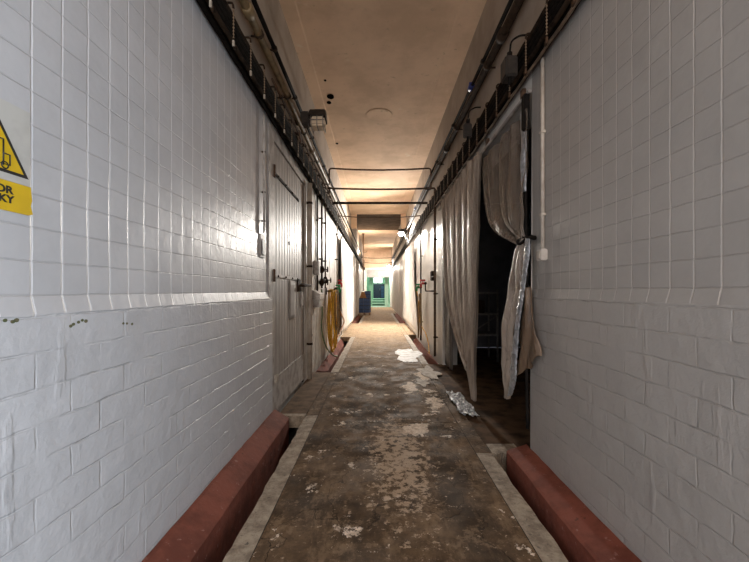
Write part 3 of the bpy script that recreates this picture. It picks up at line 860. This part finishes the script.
# foil lined edge strip at the top and the black edge bars of the doorway
t = thing('door_seal', 'black and foil seal hanging down the near edge of the right doorway', 'seal', (XR - .03, 2.62, 1.2))
bm = B()
def seal(a, b):
    z = 2.60 - .62 * b
    return Vector((XR - .030 - .02 * math.sin(a * PI) - .006 * nz(b * 9, a), 2.63 + .085 * a + .015 * nz(b * 4, 1), z))
grid(bm, seal, 6, 40); o = obj('foil_strip', bm, M['foil'], t, smooth=True); o.modifiers.new('thick', 'SOLIDIFY').thickness = .004
bm = B(); box(bm, XR - .06, XR - .016, 2.595, 2.65, 2.42, 2.68, 0, .008); obj('black_block', bm, M['black'], t)
bm = B(); tube(bm, smooth_path([(XR - .022, 2.66, 2.05), (XR - .025, 2.65, 1.8), (XR - .022, 2.645, 1.5), (XR - .026, 2.64, .9), (XR - .024, 2.62, .25)], 5), .012, 7); tube(bm, smooth_path([(XR - .022, 2.71, 2.05), (XR - .025, 2.70, 1.8), (XR - .022, 2.69, 1.55)], 5), .01, 7)
obj('black_strip', bm, M['black'], t)
# brown flap
bm = B()
Lf = [P2(525, 290, 1.075), P2(522, 320, 1.075), P2(520, 350, 1.075), P2(519, 376, 1.075)]
Rf = [P2(529, 286, 1.075), P2(534, 310, 1.075), P2(538, 335, 1.075), P2(541, 356, 1.075)]
def flap(a, b):
    p = interp(Lf, b).lerp(interp(Rf, b), a)
    p.x += .018 * math.sin(a * 9 + b * 4 + 2 * nz(a * 3, b * 3)) ; p.z += .03 * nz(a * 5, 2) * b
    return p
grid(bm, flap, 30, 40)
o = tag(obj('plastic_flap', bm, M['film_brown'], smooth=True), 'crumpled brown plastic flap hanging behind the tied curtain tail', 'plastic sheet'); o.modifiers.new('thick', 'SOLIDIFY').thickness = .003

# metal rack in the store room
t = thing('metal_rack', 'metal rack standing in the dark store room behind the curtains', 'rack', (2.0, 6.6, 0))
for (x, y) in ((1.62, 6.4), (2.14, 6.4), (1.62, 6.9), (2.14, 6.9)):
    bm = B(); tube(bm, [(x, y, -.012), (x, y, 1.28)], .018); obj('post', bm, M['galv'], t)
for z in (.45, .82, 1.2):
    bm = B(); box(bm, 1.60, 2.16, 6.38, 6.92, z, z + .03, 0, .004); obj('shelf', bm, M['galv'], t)
bm = B(); tube(bm, [(1.62, 6.38, .47), (2.14, 6.38, .82)], .01); obj('brace', bm, M['galv'], t)
bm = B(); box(bm, 1.66, 1.95, 6.5, 6.8, .8505, 1.08, 0, .01); tag(obj('storage_box', bm, M['dark_steel']), 'dark box lying on the middle shelf of the rack', 'box')

# conduit with switch on the right tiles
bm = B(); tube(bm, [(XR - .016, 2.40, 1.52), (XR - .016, 2.40, 2.30), (XR - .016, 2.40, 2.80)], .0125, 10)
cn = tag(obj('conduit', bm, M['cream']), 'pale vertical conduit on the right tiles beside the doorway', 'conduit')
for z in (1.75, 2.3):
    bm = B(); box(bm, XR - .032, XR - .001, 2.38, 2.42, z, z + .018, 0, .002); obj('clip', bm, M['cream'], cn)
t = thing('light_switch', 'white light switch box under the pale conduit on the right wall', 'switch', (XR, 2.45, 1.45))
bm = B(); box(bm, XR - .045, XR - .001, 2.355, 2.435, 1.452, 1.528, 0, .006); obj('box', bm, M['switch'], t)
bm = B(); box(bm, XR - .052, XR - .0445, 2.37, 2.42, 1.465, 1.515, 0, .002); obj('rocker', bm, M['cream'], t)

# right wall beyond the doorway
vpipe('standing_pipe', XR - .055, 6.62, .05, CAMZ + 1.87, .022, M['rust'], 'rusty pipe down the right wall just beyond the curtains', (.4, 1.2, 2.2))
vpipe('standing_pipe', XR - .055, 8.75, .05, CAMZ + 1.82, .020, M['dark_steel'], 'dark pipe carrying the green tap on the right wall', (.5, 2.1))
t = thing('valve_box', 'dark valve box on the rusty pipe of the right wall', 'valve', (XR - .05, 7.0, 1.4))
bm = B(); box(bm, XR - .07, XR - .001, 6.95, 7.12, 1.45, 1.64, 0, .01); obj('box', bm, M['dark_steel'], t)
bm = B(); tube(bm, [(XR - .055, 6.62, 1.52), (XR - .055, 6.95, 1.52)], .018); tube(bm, [(XR - .055, 6.62, 1.25), (XR - .055, 7.4, 1.25)], .016); obj('feed_pipe', bm, M['dark_steel'], t)
bm = B(); tube(bm, fillet([(XR - .05, 7.4, 1.25), (XR - .05, 7.95, 1.25), (XR - .05, 7.95, 1.42)], .04), .014); obj('branch_pipe', bm, M['dark_steel'], t)
colour_tap('red_tap', XR - .05, 7.95, 1.42, 1, 'red', 'red tap on the right wall beside the green tap')
colour_tap('green_tap', XR - .055, 8.75, 1.34, 1, 'green', 'green tap on the dark pipe of the right wall')
hose('hanging_hose', 'brown_hose', .014, XR - .12, 8.35, 1.20, .10, .14, 3, 'yellow brown hose looped below the green tap on the right wall', .06, 21)
bm = B(); tube(bm, smooth_path([(XR - .15, 8.75, 1.25), (XR - .12, 8.6, .9), (XR - .10, 8.5, .5), (XR - .08, 7.7, .35), (XR - .09, 7.2, .18), (XR - .12, 6.9, .06)], 6), .013, 7)
tag(obj('loose_hose', bm, M['yellow_hose']), 'thin yellow hose trailing from the green tap along the right wall', 'hose')
curtain('plastic_curtain', M['film_white'], XR - .05, 14.4, 9.6, 2.66, lambda a: .20, 'white plastic curtain on the right wall under the lit lamp', pleats=10, amp=.035, seed=15, narrow=lambda b: (14.4, 10.4 - 1.1 * b * b))
bm = B()
for k in range(5):
    a = 15.0 + k * 2.4
    box(bm, XR - .02, XR - .001, a, a + .12, .03, 2.66)
    box(bm, XR - .012, XR - .001, a + .12, a + 2.2, .05, 2.62)
tag(obj('trim_5', bm, M['grey_panel']), 'pale panel doors along the far right wall', 'panels', kind='structure')

bm = B()
for k in range(4):
    a = 18.2 + k * 2.2
    box(bm, XL - .099, XL - .07, a, a + .14, .03, 2.66)
    box(bm, XL - .099, XL - .084, a + .14, a + 2.1, .05, 2.62)
tag(obj('trim_6', bm, M['door']), 'dull grey panels on the left wall beside the blue crates', 'panels', kind='structure')

# ------------------------------------------------------------------ cables and hangers
def run(name, x, z, r, y0, y1, mat, label, group, cat='cable', seed=0, sag=.008, step=.31, nseg=8, wob=.0025):
    bm = B(); pts = []
    y = y0
    while y <= y1 + 1e-6:
        st_ = .0775 if y < 10 else .31
        k = (y - y0) / step
        pts.append((x + wob * nz(y * 1.7, seed * 3.3), y, z - sag * abs(math.sin(PI * k)) + wob * 1.6 * nz(y * 1.1, seed * 5.1 + 9)))
        y += st_
    tube(bm, pts, r, nseg)
    return tag(obj(name, bm, mat), label, cat, group)
HY0 = 1.33
def bundle(side, X, zlo, lab, grp):
    spec = [(.028, .00, .019, 'cable'), (.072, .006, .016, 'cable_brown'), (.028, .044, .020, 'cable'), (.072, .046, .018, 'cable'), (.028, .089, .020, 'cable_brown'), (.072, .088, .019, 'cable'),
            (.028, .134, .019, 'cable'), (.070, .131, .020, 'cable'), (.028, .177, .018, 'cable'), (.070, .173, .017, 'cable_brown')]
    for i, (dx, dz, r, m) in enumerate(spec):
        run('cable', X - side * dx, zlo + dz * .95, r, HY0, 27.6, M[m], lab, grp, seed=i + (20 if side > 0 else 0))
bundle(-1, XL, 2.845, 'dark cable in the bundle along the left wall', 'cables bundled along the left wall')
bundle(1, XR, 2.835, 'dark cable in the bundle along the right wall', 'cables bundled along the right wall')
run('cable', XR - .045, 2.803, .011, HY0, 27.6, M['cable_tan'], 'tan pipe along the underside of the right cable bundle', None, cat='pipe', seed=77)
run('cable', XL + .04, 3.075, .010, HY0, 27.6, M['cable'], 'loose thin cable lying on top of the left cable bundle', None, seed=78, sag=.02, step=1.1, wob=.015)
run('cable', XR - .04, 3.07, .010, HY0, 27.6, M['cable'], 'loose thin cable lying on top of the right cable bundle', None, seed=79, sag=.02, step=1.3, wob=.015)

def hanger(side, X, y, label, grp, zlo, cm='porcelain'):
    x = X - side * .099
    t = thing('cable_hanger', label, 'hanger', (X, y, zlo), grp)
    bm = B()
    n = 9
    for k in range(n):
        z = zlo + .005 + k * .021
        sphere(bm, (x, y, z), .0062, 6, 5, (1, 1, 1.1))
    tube(bm, [(x, y, zlo - .01), (x, y, zlo + .19)], .0022, 5)
    obj('strap', bm, M['bead'], t)
    bm = B()
    tube(bm, fillet([(X - side * .005, y, zlo + .225), (x + side * .004, y, zlo + .225), (x, y, zlo + .19)], .02), .007, 6)
    obj('top_arm', bm, M['dark_steel'], t)
    bm = B()
    tube(bm, fillet([(x, y, zlo - .0), (x, y, zlo - .05), (x - .0, y + .02, zlo - .055), (x, y + .022, zlo - .025)], .012), .006, 6)
    hk_ = obj('hook', bm, M['dark_steel'], t)
    bm = B(); box(bm, x - .006, x + .006, y - .007, y + .007, zlo - .05, zlo - .012, 0, .002); obj('clamp', bm, M[cm], hk_)
    return t
hl = hanger(-1, XL, 1.64, 'beaded hanger strap holding the left cable bundle', 'hangers of the left cable bundle', 2.835)
hr = hanger(1, XR, 1.56, 'beaded hanger strap holding the right cable bundle', 'hangers of the right cable bundle', 2.79, 'rust')
for k in range(1, 28):
    copy_thing(hl, (0, .31 * k, 0)); copy_thing(hr, (0, .303 * k, 0))

# big pipes above the cables
def long_pipe(name, x, z, r, mat, label, y0=1.2, y1=27.5, brackets=(), side=-1, couplings=(), bend=None, X=None):
    bm = B()
    ys_ = [y0 + (y1 - y0) * k / 60 for k in range(61)]
    pts = [(x + .006 * nz(y * .7, z), y, z + .010 * nz(y * .5, x * 3)) for y in ys_]
    tube(bm, pts, r, 12)
    o = tag(obj(name, bm, mat), label, 'pipe')
    for y in brackets:
        bm = B()
        tube(bm, [(x, y - .012, z), (x, y + .012, z)], r + .008, 12)
        tube(bm, [(x - .0, y, z - r * .6), (X - side * .002, y, z - r * .6)], .008, 6)
        obj('pipe_bracket', bm, M['dark_steel'], o)
    for y in couplings:
        bm = B(); tube(bm, [(x, y - .05, z), (x, y - .04, z), (x, y + .04, z), (x, y + .05, z)], [r + .003, r + .012, r + .012, r + .003], 12); obj('coupling', bm, mat, o)
    return o
long_pipe('long_pipe', XL + .065, 3.285, .030, M['olive_pipe'], 'thick yellowed pipe running above the left cable bundle', brackets=(2.05, 2.85, 3.75, 4.6, 5.6, 6.8, 8.2), couplings=(2.62, 5.2), X=XL)
long_pipe('long_pipe', XL + .045, 3.505, .020, M['black'], 'thin black pipe highest on the left wall above the yellowed pipe', brackets=(2.3, 3.35, 4.2, 5.3, 6.5, 8), X=XL)
long_pipe('long_pipe', XL + .04, 3.19, .012, M['rust'], 'narrow rusty pipe between the left cable bundle and the yellowed pipe', y0=3.3, brackets=(3.6, 4.8, 6.0, 7.4), X=XL)
long_pipe('long_pipe', XR - .075, 3.38, .034, M['dark_steel'], 'thick dark brown pipe running above the right cable bundle', brackets=(2.2, 3.4, 4.7, 6.0, 7.5), side=1, couplings=(3.0, 5.4), X=XR)
long_pipe('long_pipe', XR - .06, 3.545, .018, M['black'], 'thin black pipe highest on the right wall above the thick brown pipe', brackets=(2.42, 3.6, 5.0, 6.4), side=1, X=XR)
long_pipe('long_pipe', XR - .035, 3.46, .016, M['cable_brown'], 'thin brown pipe squeezed between the two larger right wall pipes', brackets=(2.9, 4.1, 5.5), side=1, X=XR)
def blue_clamp(y, z, label):
    bm = B(); tube(bm, [(XR - .06, y - .05, z), (XR - .06, y - .042, z), (XR - .06, y + .042, z), (XR - .06, y + .05, z)], [.024, .034, .034, .024], 12)
    box(bm, XR - .085, XR - .035, y - .012, y + .012, z + .028, z + .05, 0, .004)
    tag(obj('pipe_clamp', bm, M['blue_clamp']), label, 'clamp')
blue_clamp(4.05, 3.545, 'blue clamp on the top right pipe, nearer one')
blue_clamp(10.0, 3.545, 'blue clamp on the top right pipe, far one by the lit lamp')
# small junction boxes on the cable bundles
def bundle_box(side, X, y, z, label, w=1.0):
    t = thing('junction_box', label, 'junction box', (X, y, z))
    bm = B(); box(bm, *sorted((X - side * .10, X - side * .19)), y - .06 * w, y + .06 * w, z - .07, z + .08, 0, .01); obj('body', bm, M['lamp_black'], t)
    bm = B(); tube(bm, [(X - side * .14, y, z + .08), (X - side * .14, y, z + .13)], .02, 8); obj('gland', bm, M['black'], t)
    bm = B(); tube(bm, [(X - side * .15, y - .03, z - .07), (X - side * .15, y - .03, z - .12)], .012, 7); obj('gland', bm, M['black'], t)
    bm = B(); tube(bm, fillet([(X - side * .14, y, z + .12), (X - side * .13, y, z + .22), (X - side * .06, y, z + .26), (X - side * .002, y, z + .26)], .05), .007, 6); obj('lead', bm, M['black'], t)
bundle_box(1, XR, 2.66, 2.88, 'dark junction box hanging in front of the right cable bundle')
bundle_box(1, XR, 3.88, 2.97, 'slender dark junction box farther along the right cable bundle', .45)
bm = B()
prism(bm, [(4.14, 3.10), (4.30, 3.10), (4.22, 2.98)], 'x', XL + .095, XL + .11)
box(bm, XL + .002, XL + .11, 4.20, 4.24, 3.085, 3.10)
tag(obj('wall_bracket', bm, M['rust']), 'small rusty triangular bracket on the left wall below the unlit lamp', 'bracket')

# ------------------------------------------------------------------ pipes crossing overhead
def cross(name, pts, r, mat, label):
    bm = B(); tube(bm, fillet(pts, .06, 5), r, 10)
    return tag(obj(name, bm, mat), label, 'pipe')
def sagpts(xa, xb, y, z, s, n=8): return [(xa + (xb - xa) * k / n, y, z - s * 4 * (k / n) * (1 - k / n) + .006 * nz(k, z)) for k in range(n + 1)]
cross('crossing_pipe', [(XL + .075, 6.98, 3.14)] + sagpts(XL + .075, XR - .075, 6.98, CAMZ + 2.38, .035) + [(XR - .075, 6.98, 3.22)], .016, M['rust'], 'highest and nearest pipe arching across the corridor')
cross('crossing_pipe', sagpts(XL + .09, XR - .055, 6.62, CAMZ + 1.89, .02) + [(XR - .055, 6.62, 3.08)], .017, M['rust'], 'second pipe crossing the corridor, joining the rusty right wall pipe')
cross('crossing_pipe', sagpts(XL + .012, XR - .012, 7.9, CAMZ + 1.93, 0), .026, M['dark_steel'], 'thickest straight dark pipe crossing the corridor')
cross('crossing_pipe', sagpts(XL + .05, XR - .055, 8.75, CAMZ + 1.83, .05), .012, M['rust'], 'thinnest sagging pipe crossing the corridor beyond the thick one')
cross('crossing_pipe', sagpts(XL + .05, XR - .05, 21.5, CAMZ + 2.0, .04), .018, M['dark_steel'], 'dark pipe crossing the corridor far away above the crates')
cross('crossing_pipe', sagpts(XL + .05, XR - .05, 24.5, CAMZ + 1.95, .06), .018, M['dark_steel'], 'farthest pipe crossing the corridor before the white frame')
bm = B(); tube(bm, [(-.76, 19.9, 1.25), (-.76, 19.9, HC + .17)], .035, 10); tube(bm, [(-.76, 19.9, 3.4), (-.6, 19.9, 3.4), (-.55, 19.9, 3.44)], .02)
hp = tag(obj('ceiling_pipe', bm, M['rust']), 'rusty upright pipe dropping from the ceiling behind the blue crates', 'pipe')
bm = B(); tube(bm, [(-.76, 19.9, HC + .16), (-.76, 19.9, HC + .198)], .08, 12); obj('flange', bm, M['rust'], hp)

# ------------------------------------------------------------------ lamps
def wall_lamp(name, side, X, y, z, label, lit):
    t = thing(name, label, 'lamp', (X, y, z))
    sx = -side
    def px(d): return X + sx * d * 1.1
    bm = B(); box(bm, *sorted((px(.0), px(.03))), y - .05, y + .05, z - .05, z + .06, 0, .004); tube(bm, [(px(.02), y, z + .0), (px(.12), y, z + .01)], .022, 8); obj('bracket', bm, M['dark_steel'], t)
    bm = B(); box(bm, *sorted((px(.065), px(.165))), y - .085, y + .06, z - .085, z + .075, 0, .018); obj('ballast_box', bm, M['lamp_black'], t)
    bm = B()                                          # hood: half drum, axis across the corridor
    n = 14
    rad = .125
    def ring(d, r): return [bm.verts.new((px(d), y + r * math.cos(a), z + r * math.sin(a) * .95)) for a in [PI * k / n for k in range(n + 1)]]
    prof = [(.15, .03), (.16, rad * .85), (.175, rad), (.325, rad), (.34, rad * .9), (.342, .03)]
    rings = [ring(*p) for p in prof]
    for A, C in zip(rings, rings[1:]):
        for k in range(n): bm.faces.new((A[k], A[k + 1], C[k + 1], C[k])).smooth = True
    for A in (rings[0], rings[-1]): bm.faces.new(A)
    obj('hood', bm, M['lamp_black'], t)
    bm = B()
    vs = box(bm, *sorted((px(.178), px(.332))), y - .10, y + .09, z - .105, z + .012, 0, .022)
    obj('glass', bm, M['lamp_lit'] if lit else M['lamp_glass'], t)
    bm = B()
    for d in (.19, .255, .32):
        tube(bm, fillet([(px(d), y - .115, z + .01), (px(d), y - .115, z - .12), (px(d), y + .105, z - .12), (px(d), y + .105, z + .01)], .03), .0055, 6)
    tube(bm, [(px(.175), y - .115, z - .05), (px(.335), y - .115, z - .05)], .0055, 6)
    obj('guard', bm, M['galv'] if not lit else M['lamp_black'], t)
    return t
wall_lamp('wall_lamp', -1, XL, 4.42, 3.35, 'unlit hooded wall lamp on the left wall among the pipes', False)
wall_lamp('wall_lamp', 1, XR, 12.6, 3.30, 'lit hooded lamp on the right wall in the middle distance', True)
wall_lamp('wall_lamp', 1, XR, 26.0, 3.10, 'small lit lamp near the far right end of the corridor', True)
# cable loop fittings under the lit lamp
bm = B(); tube(bm, smooth_path([(XR - .05, 11.0, 3.3), (XR - .14, 11.3, 3.1), (XR - .1, 11.7, 2.95), (XR - .16, 12.1, 3.05), (XR - .1, 12.4, 3.25)], 6), .02, 7)
tag(obj('slack_cable', bm, M['cable_brown']), 'slack brown cable looping up to the lit lamp on the right', 'cable')

# ------------------------------------------------------------------ crates
t = thing('pallet', 'wooden pallet under the blue crates', 'pallet', (-.65, 19.2, 0))
for k in range(5):
    bm = B(); box(bm, -1.04, -.33, 18.55 + k * .2, 18.70 + k * .2, .105, .13, 0, .004); obj('deck_board', bm, M['wood'], t)
for x in (-1.03, -.70, -.42):
    bm = B(); box(bm, x, x + .08, 18.55, 19.5, -.004, .104, 0, .004); obj('bearer', bm, M['wood'], t)
def crate(loc, label, group):
    t = thing('plastic_crate', label, 'crate', loc, group)
    x, y, z = loc
    W, D, H = .322, .40, .185
    bm = B(); box(bm, x, x + W, y, y + D, z, z + .012)
    for (a, b, c_, d_) in ((x, x + .012, y, y + D), (x + W - .012, x + W, y, y + D), (x, x + W, y, y + .012), (x, x + W, y + D - .012, y + D)):
        box(bm, a, b, c_, d_, z + .01, z + H - .02)
    for q in (.25, .5, .75): box(bm, x + W * q - .006, x + W * q + .006, y - .008, y, z + .01, z + H - .03)
    obj('body', bm, M['blue'], t)
    bm = B()
    for (a, b, c_, d_) in ((x - .008, x + .014, y - .01, y + D + .01), (x + W - .014, x + W + .006, y - .01, y + D + .01), (x, x + W, y - .012, y + .014), (x, x + W, y + D - .014, y + D + .01)):
        box(bm, a, b, c_, d_, z + H - .022, z + H - .001)
    obj('rim', bm, M['navy'], t)  # navy rims paint in the dark gaps between the crate tiers
    return t
c0 = crate((-1.035, 18.6, .131), 'blue plastic crate on the pallet, lowest at the front left', None)
names = {0: 'lowest', 1: 'second from the bottom', 2: 'third from the bottom', 3: 'top'}
for j in range(2):
    for i in range(2):
        for k in range(4 if not (j == 1) else 4):
            if (i, j, k) == (0, 0, 0): continue
            copy_thing(c0, (.338 * i + .04 * i * j, .44 * j, .187 * k), 'blue plastic crate on the pallet, %s in the %s %s stack' % (names[k], 'front' if j == 0 else 'back', 'left' if i == 0 else 'right'))
for k in range(2):
    copy_thing(c0, (.378, .44, .187 * (4 + k)), 'blue plastic crate on the back right stack, %s' % ('standing above the front stacks' if k == 0 else 'the highest of all'))
bm = B()
prism(bm, [(-.90, .885), (-.55, .885), (-.66, 1.20), (-.80, 1.21)], 'y', 18.72, 18.9)
tag(obj('cardboard_piece', bm, M['carton']), 'orange brown cardboard piece standing on the blue crates', 'cardboard')

# ------------------------------------------------------------------ floor bits
def blob(name, cx, cy, rx, ry, mat, label, cat, seed, z=.002, h=.004, n=72, rough=.5):
    bm = B()
    pts = []
    for k in range(n):
        a = 2 * PI * k / n
        r = 1 + rough * nz(math.cos(a) * 1.6 + seed, math.sin(a) * 1.6) + rough * .28 * nz(math.cos(a) * 5 + seed, math.sin(a) * 5, 3)
        pts.append((cx + rx * r * math.cos(a), cy + ry * r * math.sin(a)))
    fs = prism(bm, pts, 'z', z, z + h)
    return tag(obj(name, bm, mat), label, cat)
blob('puddle_glare', .60, 7.0, .27, .75, M['puddle'], 'puddle before the right drain with its bright reflection painted white', 'puddle', 3.3, rough=.75)
# crumpled clear sheet by the doorway
bm = B()
def sheet(a, b):
    x = .845 + .165 * a + .0 * b - .03 * nz(b * 4, 1); y = 3.60 + .80 * b + .08 * nz(a * 4, 2) - .06 * a
    return Vector((x, y, .022 + .020 * nz(a * 8, b * 14) + .012 * nz(a * 22, b * 40)))
grid(bm, sheet, 40, 70, smooth=False)
o = tag(obj('plastic_sheet', bm, M['foil']), 'crumpled silvery plastic sheet on the floor at the doorway', 'plastic sheet'); o.modifiers.new('thick', 'SOLIDIFY').thickness = .002
blob('slab_piece', .80, 5.55, .14, .42, M['edging'], 'worn pale concrete patch on the floor beyond the crumpled sheet', 'patch', 14.4, z=.0015, h=.006, rough=.6)
blob('slab_piece', .62, 4.9, .08, .18, M['edging'], 'small pale concrete patch on the floor beside the full length curtain', 'patch', 19.4, z=.0015, h=.005, rough=.8)

# ------------------------------------------------------------------ warning sign
def text(name, body, size, loc, mat, parent, ext=.0008):
    cu = bpy.data.curves.new(name, 'FONT'); cu.body = body; cu.size = size; cu.extrude = ext
    cu.align_x = 'RIGHT'; cu.align_y = 'BOTTOM'; cu.offset = size * .03
    tmp = bpy.data.objects.new(name, cu); COL.objects.link(tmp)
    dg = bpy.context.evaluated_depsgraph_get()
    me = bpy.data.meshes.new_from_object(tmp.evaluated_get(dg))
    bpy.data.objects.remove(tmp)
    bm = B(); bm.from_mesh(me); bpy.data.meshes.remove(me)
    # text plane (x right, y up) -> left wall: x -> +Y, y -> +Z, normal +X
    bmesh.ops.transform(bm, matrix=Matrix(((0, 0, 1, 0), (1.12, 0, 0, 0), (0, .98, 0, 0), (0, 0, 0, 1))), verts=bm.verts)
    bmesh.ops.translate(bm, verts=bm.verts, vec=loc)
    return obj(name, bm, mat, parent)
sx = XL + .001
sg = thing('warning_sign', 'yellow and white warning sign with a black triangle at the left edge', 'sign', (XL, .93, 1.47))
bm = B(); box(bm, sx, sx + .003, .825, 1.033, 1.548, 1.760); obj('upper_plate', bm, M['sign_white'], sg)
bm = B(); prism(bm, [(.825, 1.468), (1.03, 1.466), (1.042, 1.471), (1.036, 1.494), (1.040, 1.510), (1.036, 1.5475), (.825, 1.5475)], 'x', sx, sx + .003); obj('lower_plate', bm, M['sign_yellow'], sg)
def tri(c, half, zb, x0_, x1_, mat, name):
    bm = B(); prism(bm, [(c - half, zb), (c + half, zb), (c, zb + half * 1.732)], 'x', x0_, x1_); return obj(name, bm, mat, sg)
tri(.930, .099, 1.568, sx + .003, sx + .0036, M['sign_black'], 'triangle_border')
tri(.930, .084, 1.5765, sx + .0036, sx + .0042, M['sign_yellow'], 'triangle_face')
bm = B()      # forklift outline
xx = sx + .0046
def stroke(pts, w=.0022): tube(bm, [(xx, a, b) for a, b in pts], w, 5)
stroke([(.958, 1.586), (.958, 1.655)]); stroke([(.958, 1.655), (.935, 1.655)]); stroke([(.935, 1.655), (.925, 1.61)]); stroke([(.925, 1.61), (.895, 1.61), (.895, 1.59), (.975, 1.59), (.975, 1.618), (.958, 1.618)])
for c_ in (.908, .962): tube(bm, [(xx, c_ + .009 * math.cos(k * PI / 7), 1.587 + .009 * math.sin(k * PI / 7)) for k in range(14)], .002, 5, closed=True)
obj('vehicle_symbol', bm, M['sign_black'], sg)
text('lettering', 'POZOR', .0285, (sx + .0036, .984, 1.5085), M['sign_black'], sg)
text('lettering', 'VOZ\u00cdKY', .0285, (sx + .0036, .9865, 1.4835), M['sign_black'], sg)

# chipped green-brown paint marks under the left tile edge
bm = B()
for i, (y, z) in enumerate(((.955, 1.19), (.975, 1.185), (.985, 1.188), (1.16, 1.155), (1.19, 1.165), (1.205, 1.17), (1.17, 1.16), (1.22, 1.166), (1.42, 1.14), (1.45, 1.135), (1.40, 1.142))):
    r = .006 + .004 * abs(nz(i * 2.2))
    prism(bm, [(y + r * (1 + .5 * nz(k, i)) * math.cos(k * PI / 4), z - .018 + r * .8 * (1 + .5 * nz(k, i, 2)) * math.sin(k * PI / 4)) for k in range(8)], 'x', XL + .0125, XL + .0142)
chip = simple('mouldy_chips', (.10, .12, .05), (.16, .14, .08), 60, .8)
w = bpy.data.objects['wall_left']
obj('paint_chips', bm, chip, w)

# ------------------------------------------------------------------ lights
def light(name, typ, loc, energy, color, **kw):
    d = bpy.data.lights.new(name, typ); d.energy = energy; d.color = color
    for k, v in kw.items(): setattr(d, k, v)
    o = bpy.data.objects.new(name, d); COL.objects.link(o); o.location = loc
    return o
def aim(o, d):
    o.rotation_euler = Vector(d).to_track_quat('-Z', 'Y').to_euler(); return o
aim(light('lamp_light', 'SPOT', (XR - .26, 12.45, 3.15), 720, (1, .94, .86), shadow_soft_size=.08, spot_size=math.radians(174), spot_blend=.6), (-.45, -.7, -.72))
light('far_lamp_light', 'POINT', (XR - .26, 25.9, 2.92), 260, (1, .92, .82), shadow_soft_size=.08)
light('mid_fill_light', 'POINT', (XL + .3, 19.0, 3.3), 100, (1, .86, .7), shadow_soft_size=.08)  # added light between the two lit lamps, no lamp body here
# daylight through the open doorway behind the camera, right side
o = light('doorway_daylight', 'AREA', (XR + .25, -1.75, 1.0), 165, (.78, .89, 1.0), shape='RECTANGLE', size=1.6, size_y=1.8)
o.rotation_euler = (PI / 2, 0, PI / 2 + .35)
# added fill light across the open corridor end behind the camera
o = light('open_end_fill', 'AREA', (0, -3.8, 1.9), 70, (1.0, .88, .80), shape='RECTANGLE', size=2.0, size_y=3.2)
o.rotation_euler = (PI / 2, 0, 0)
light('lobby_light', 'POINT', (.1, 33.5, 2.9), 80, (.95, 1, .97), shadow_soft_size=.2)

w = bpy.data.worlds.new('World'); S.world = w; w.use_nodes = True
bg = w.node_tree.nodes['Background']; bg.inputs[0].default_value = (.8, .85, 1, 1); bg.inputs[1].default_value = .05

# ------------------------------------------------------------------ camera
cd = bpy.data.cameras.new('Camera'); cam = bpy.data.objects.new('Camera', cd); COL.objects.link(cam)
cam.location = (0, 0, CAMZ); cam.rotation_euler = (PI / 2, 0, 0)
cd.sensor_width = 36; cd.lens = 36 * F / 749
cd.shift_x = -2.5 / 749; cd.shift_y = 10 / 749
cd.clip_start = .02
S.camera = cam
S.view_settings.view_transform = 'Standard'; S.view_settings.look = 'None'; S.view_settings.gamma = 1
S.view_settings.use_curve_mapping = False
S.view_settings.exposure = 0.7
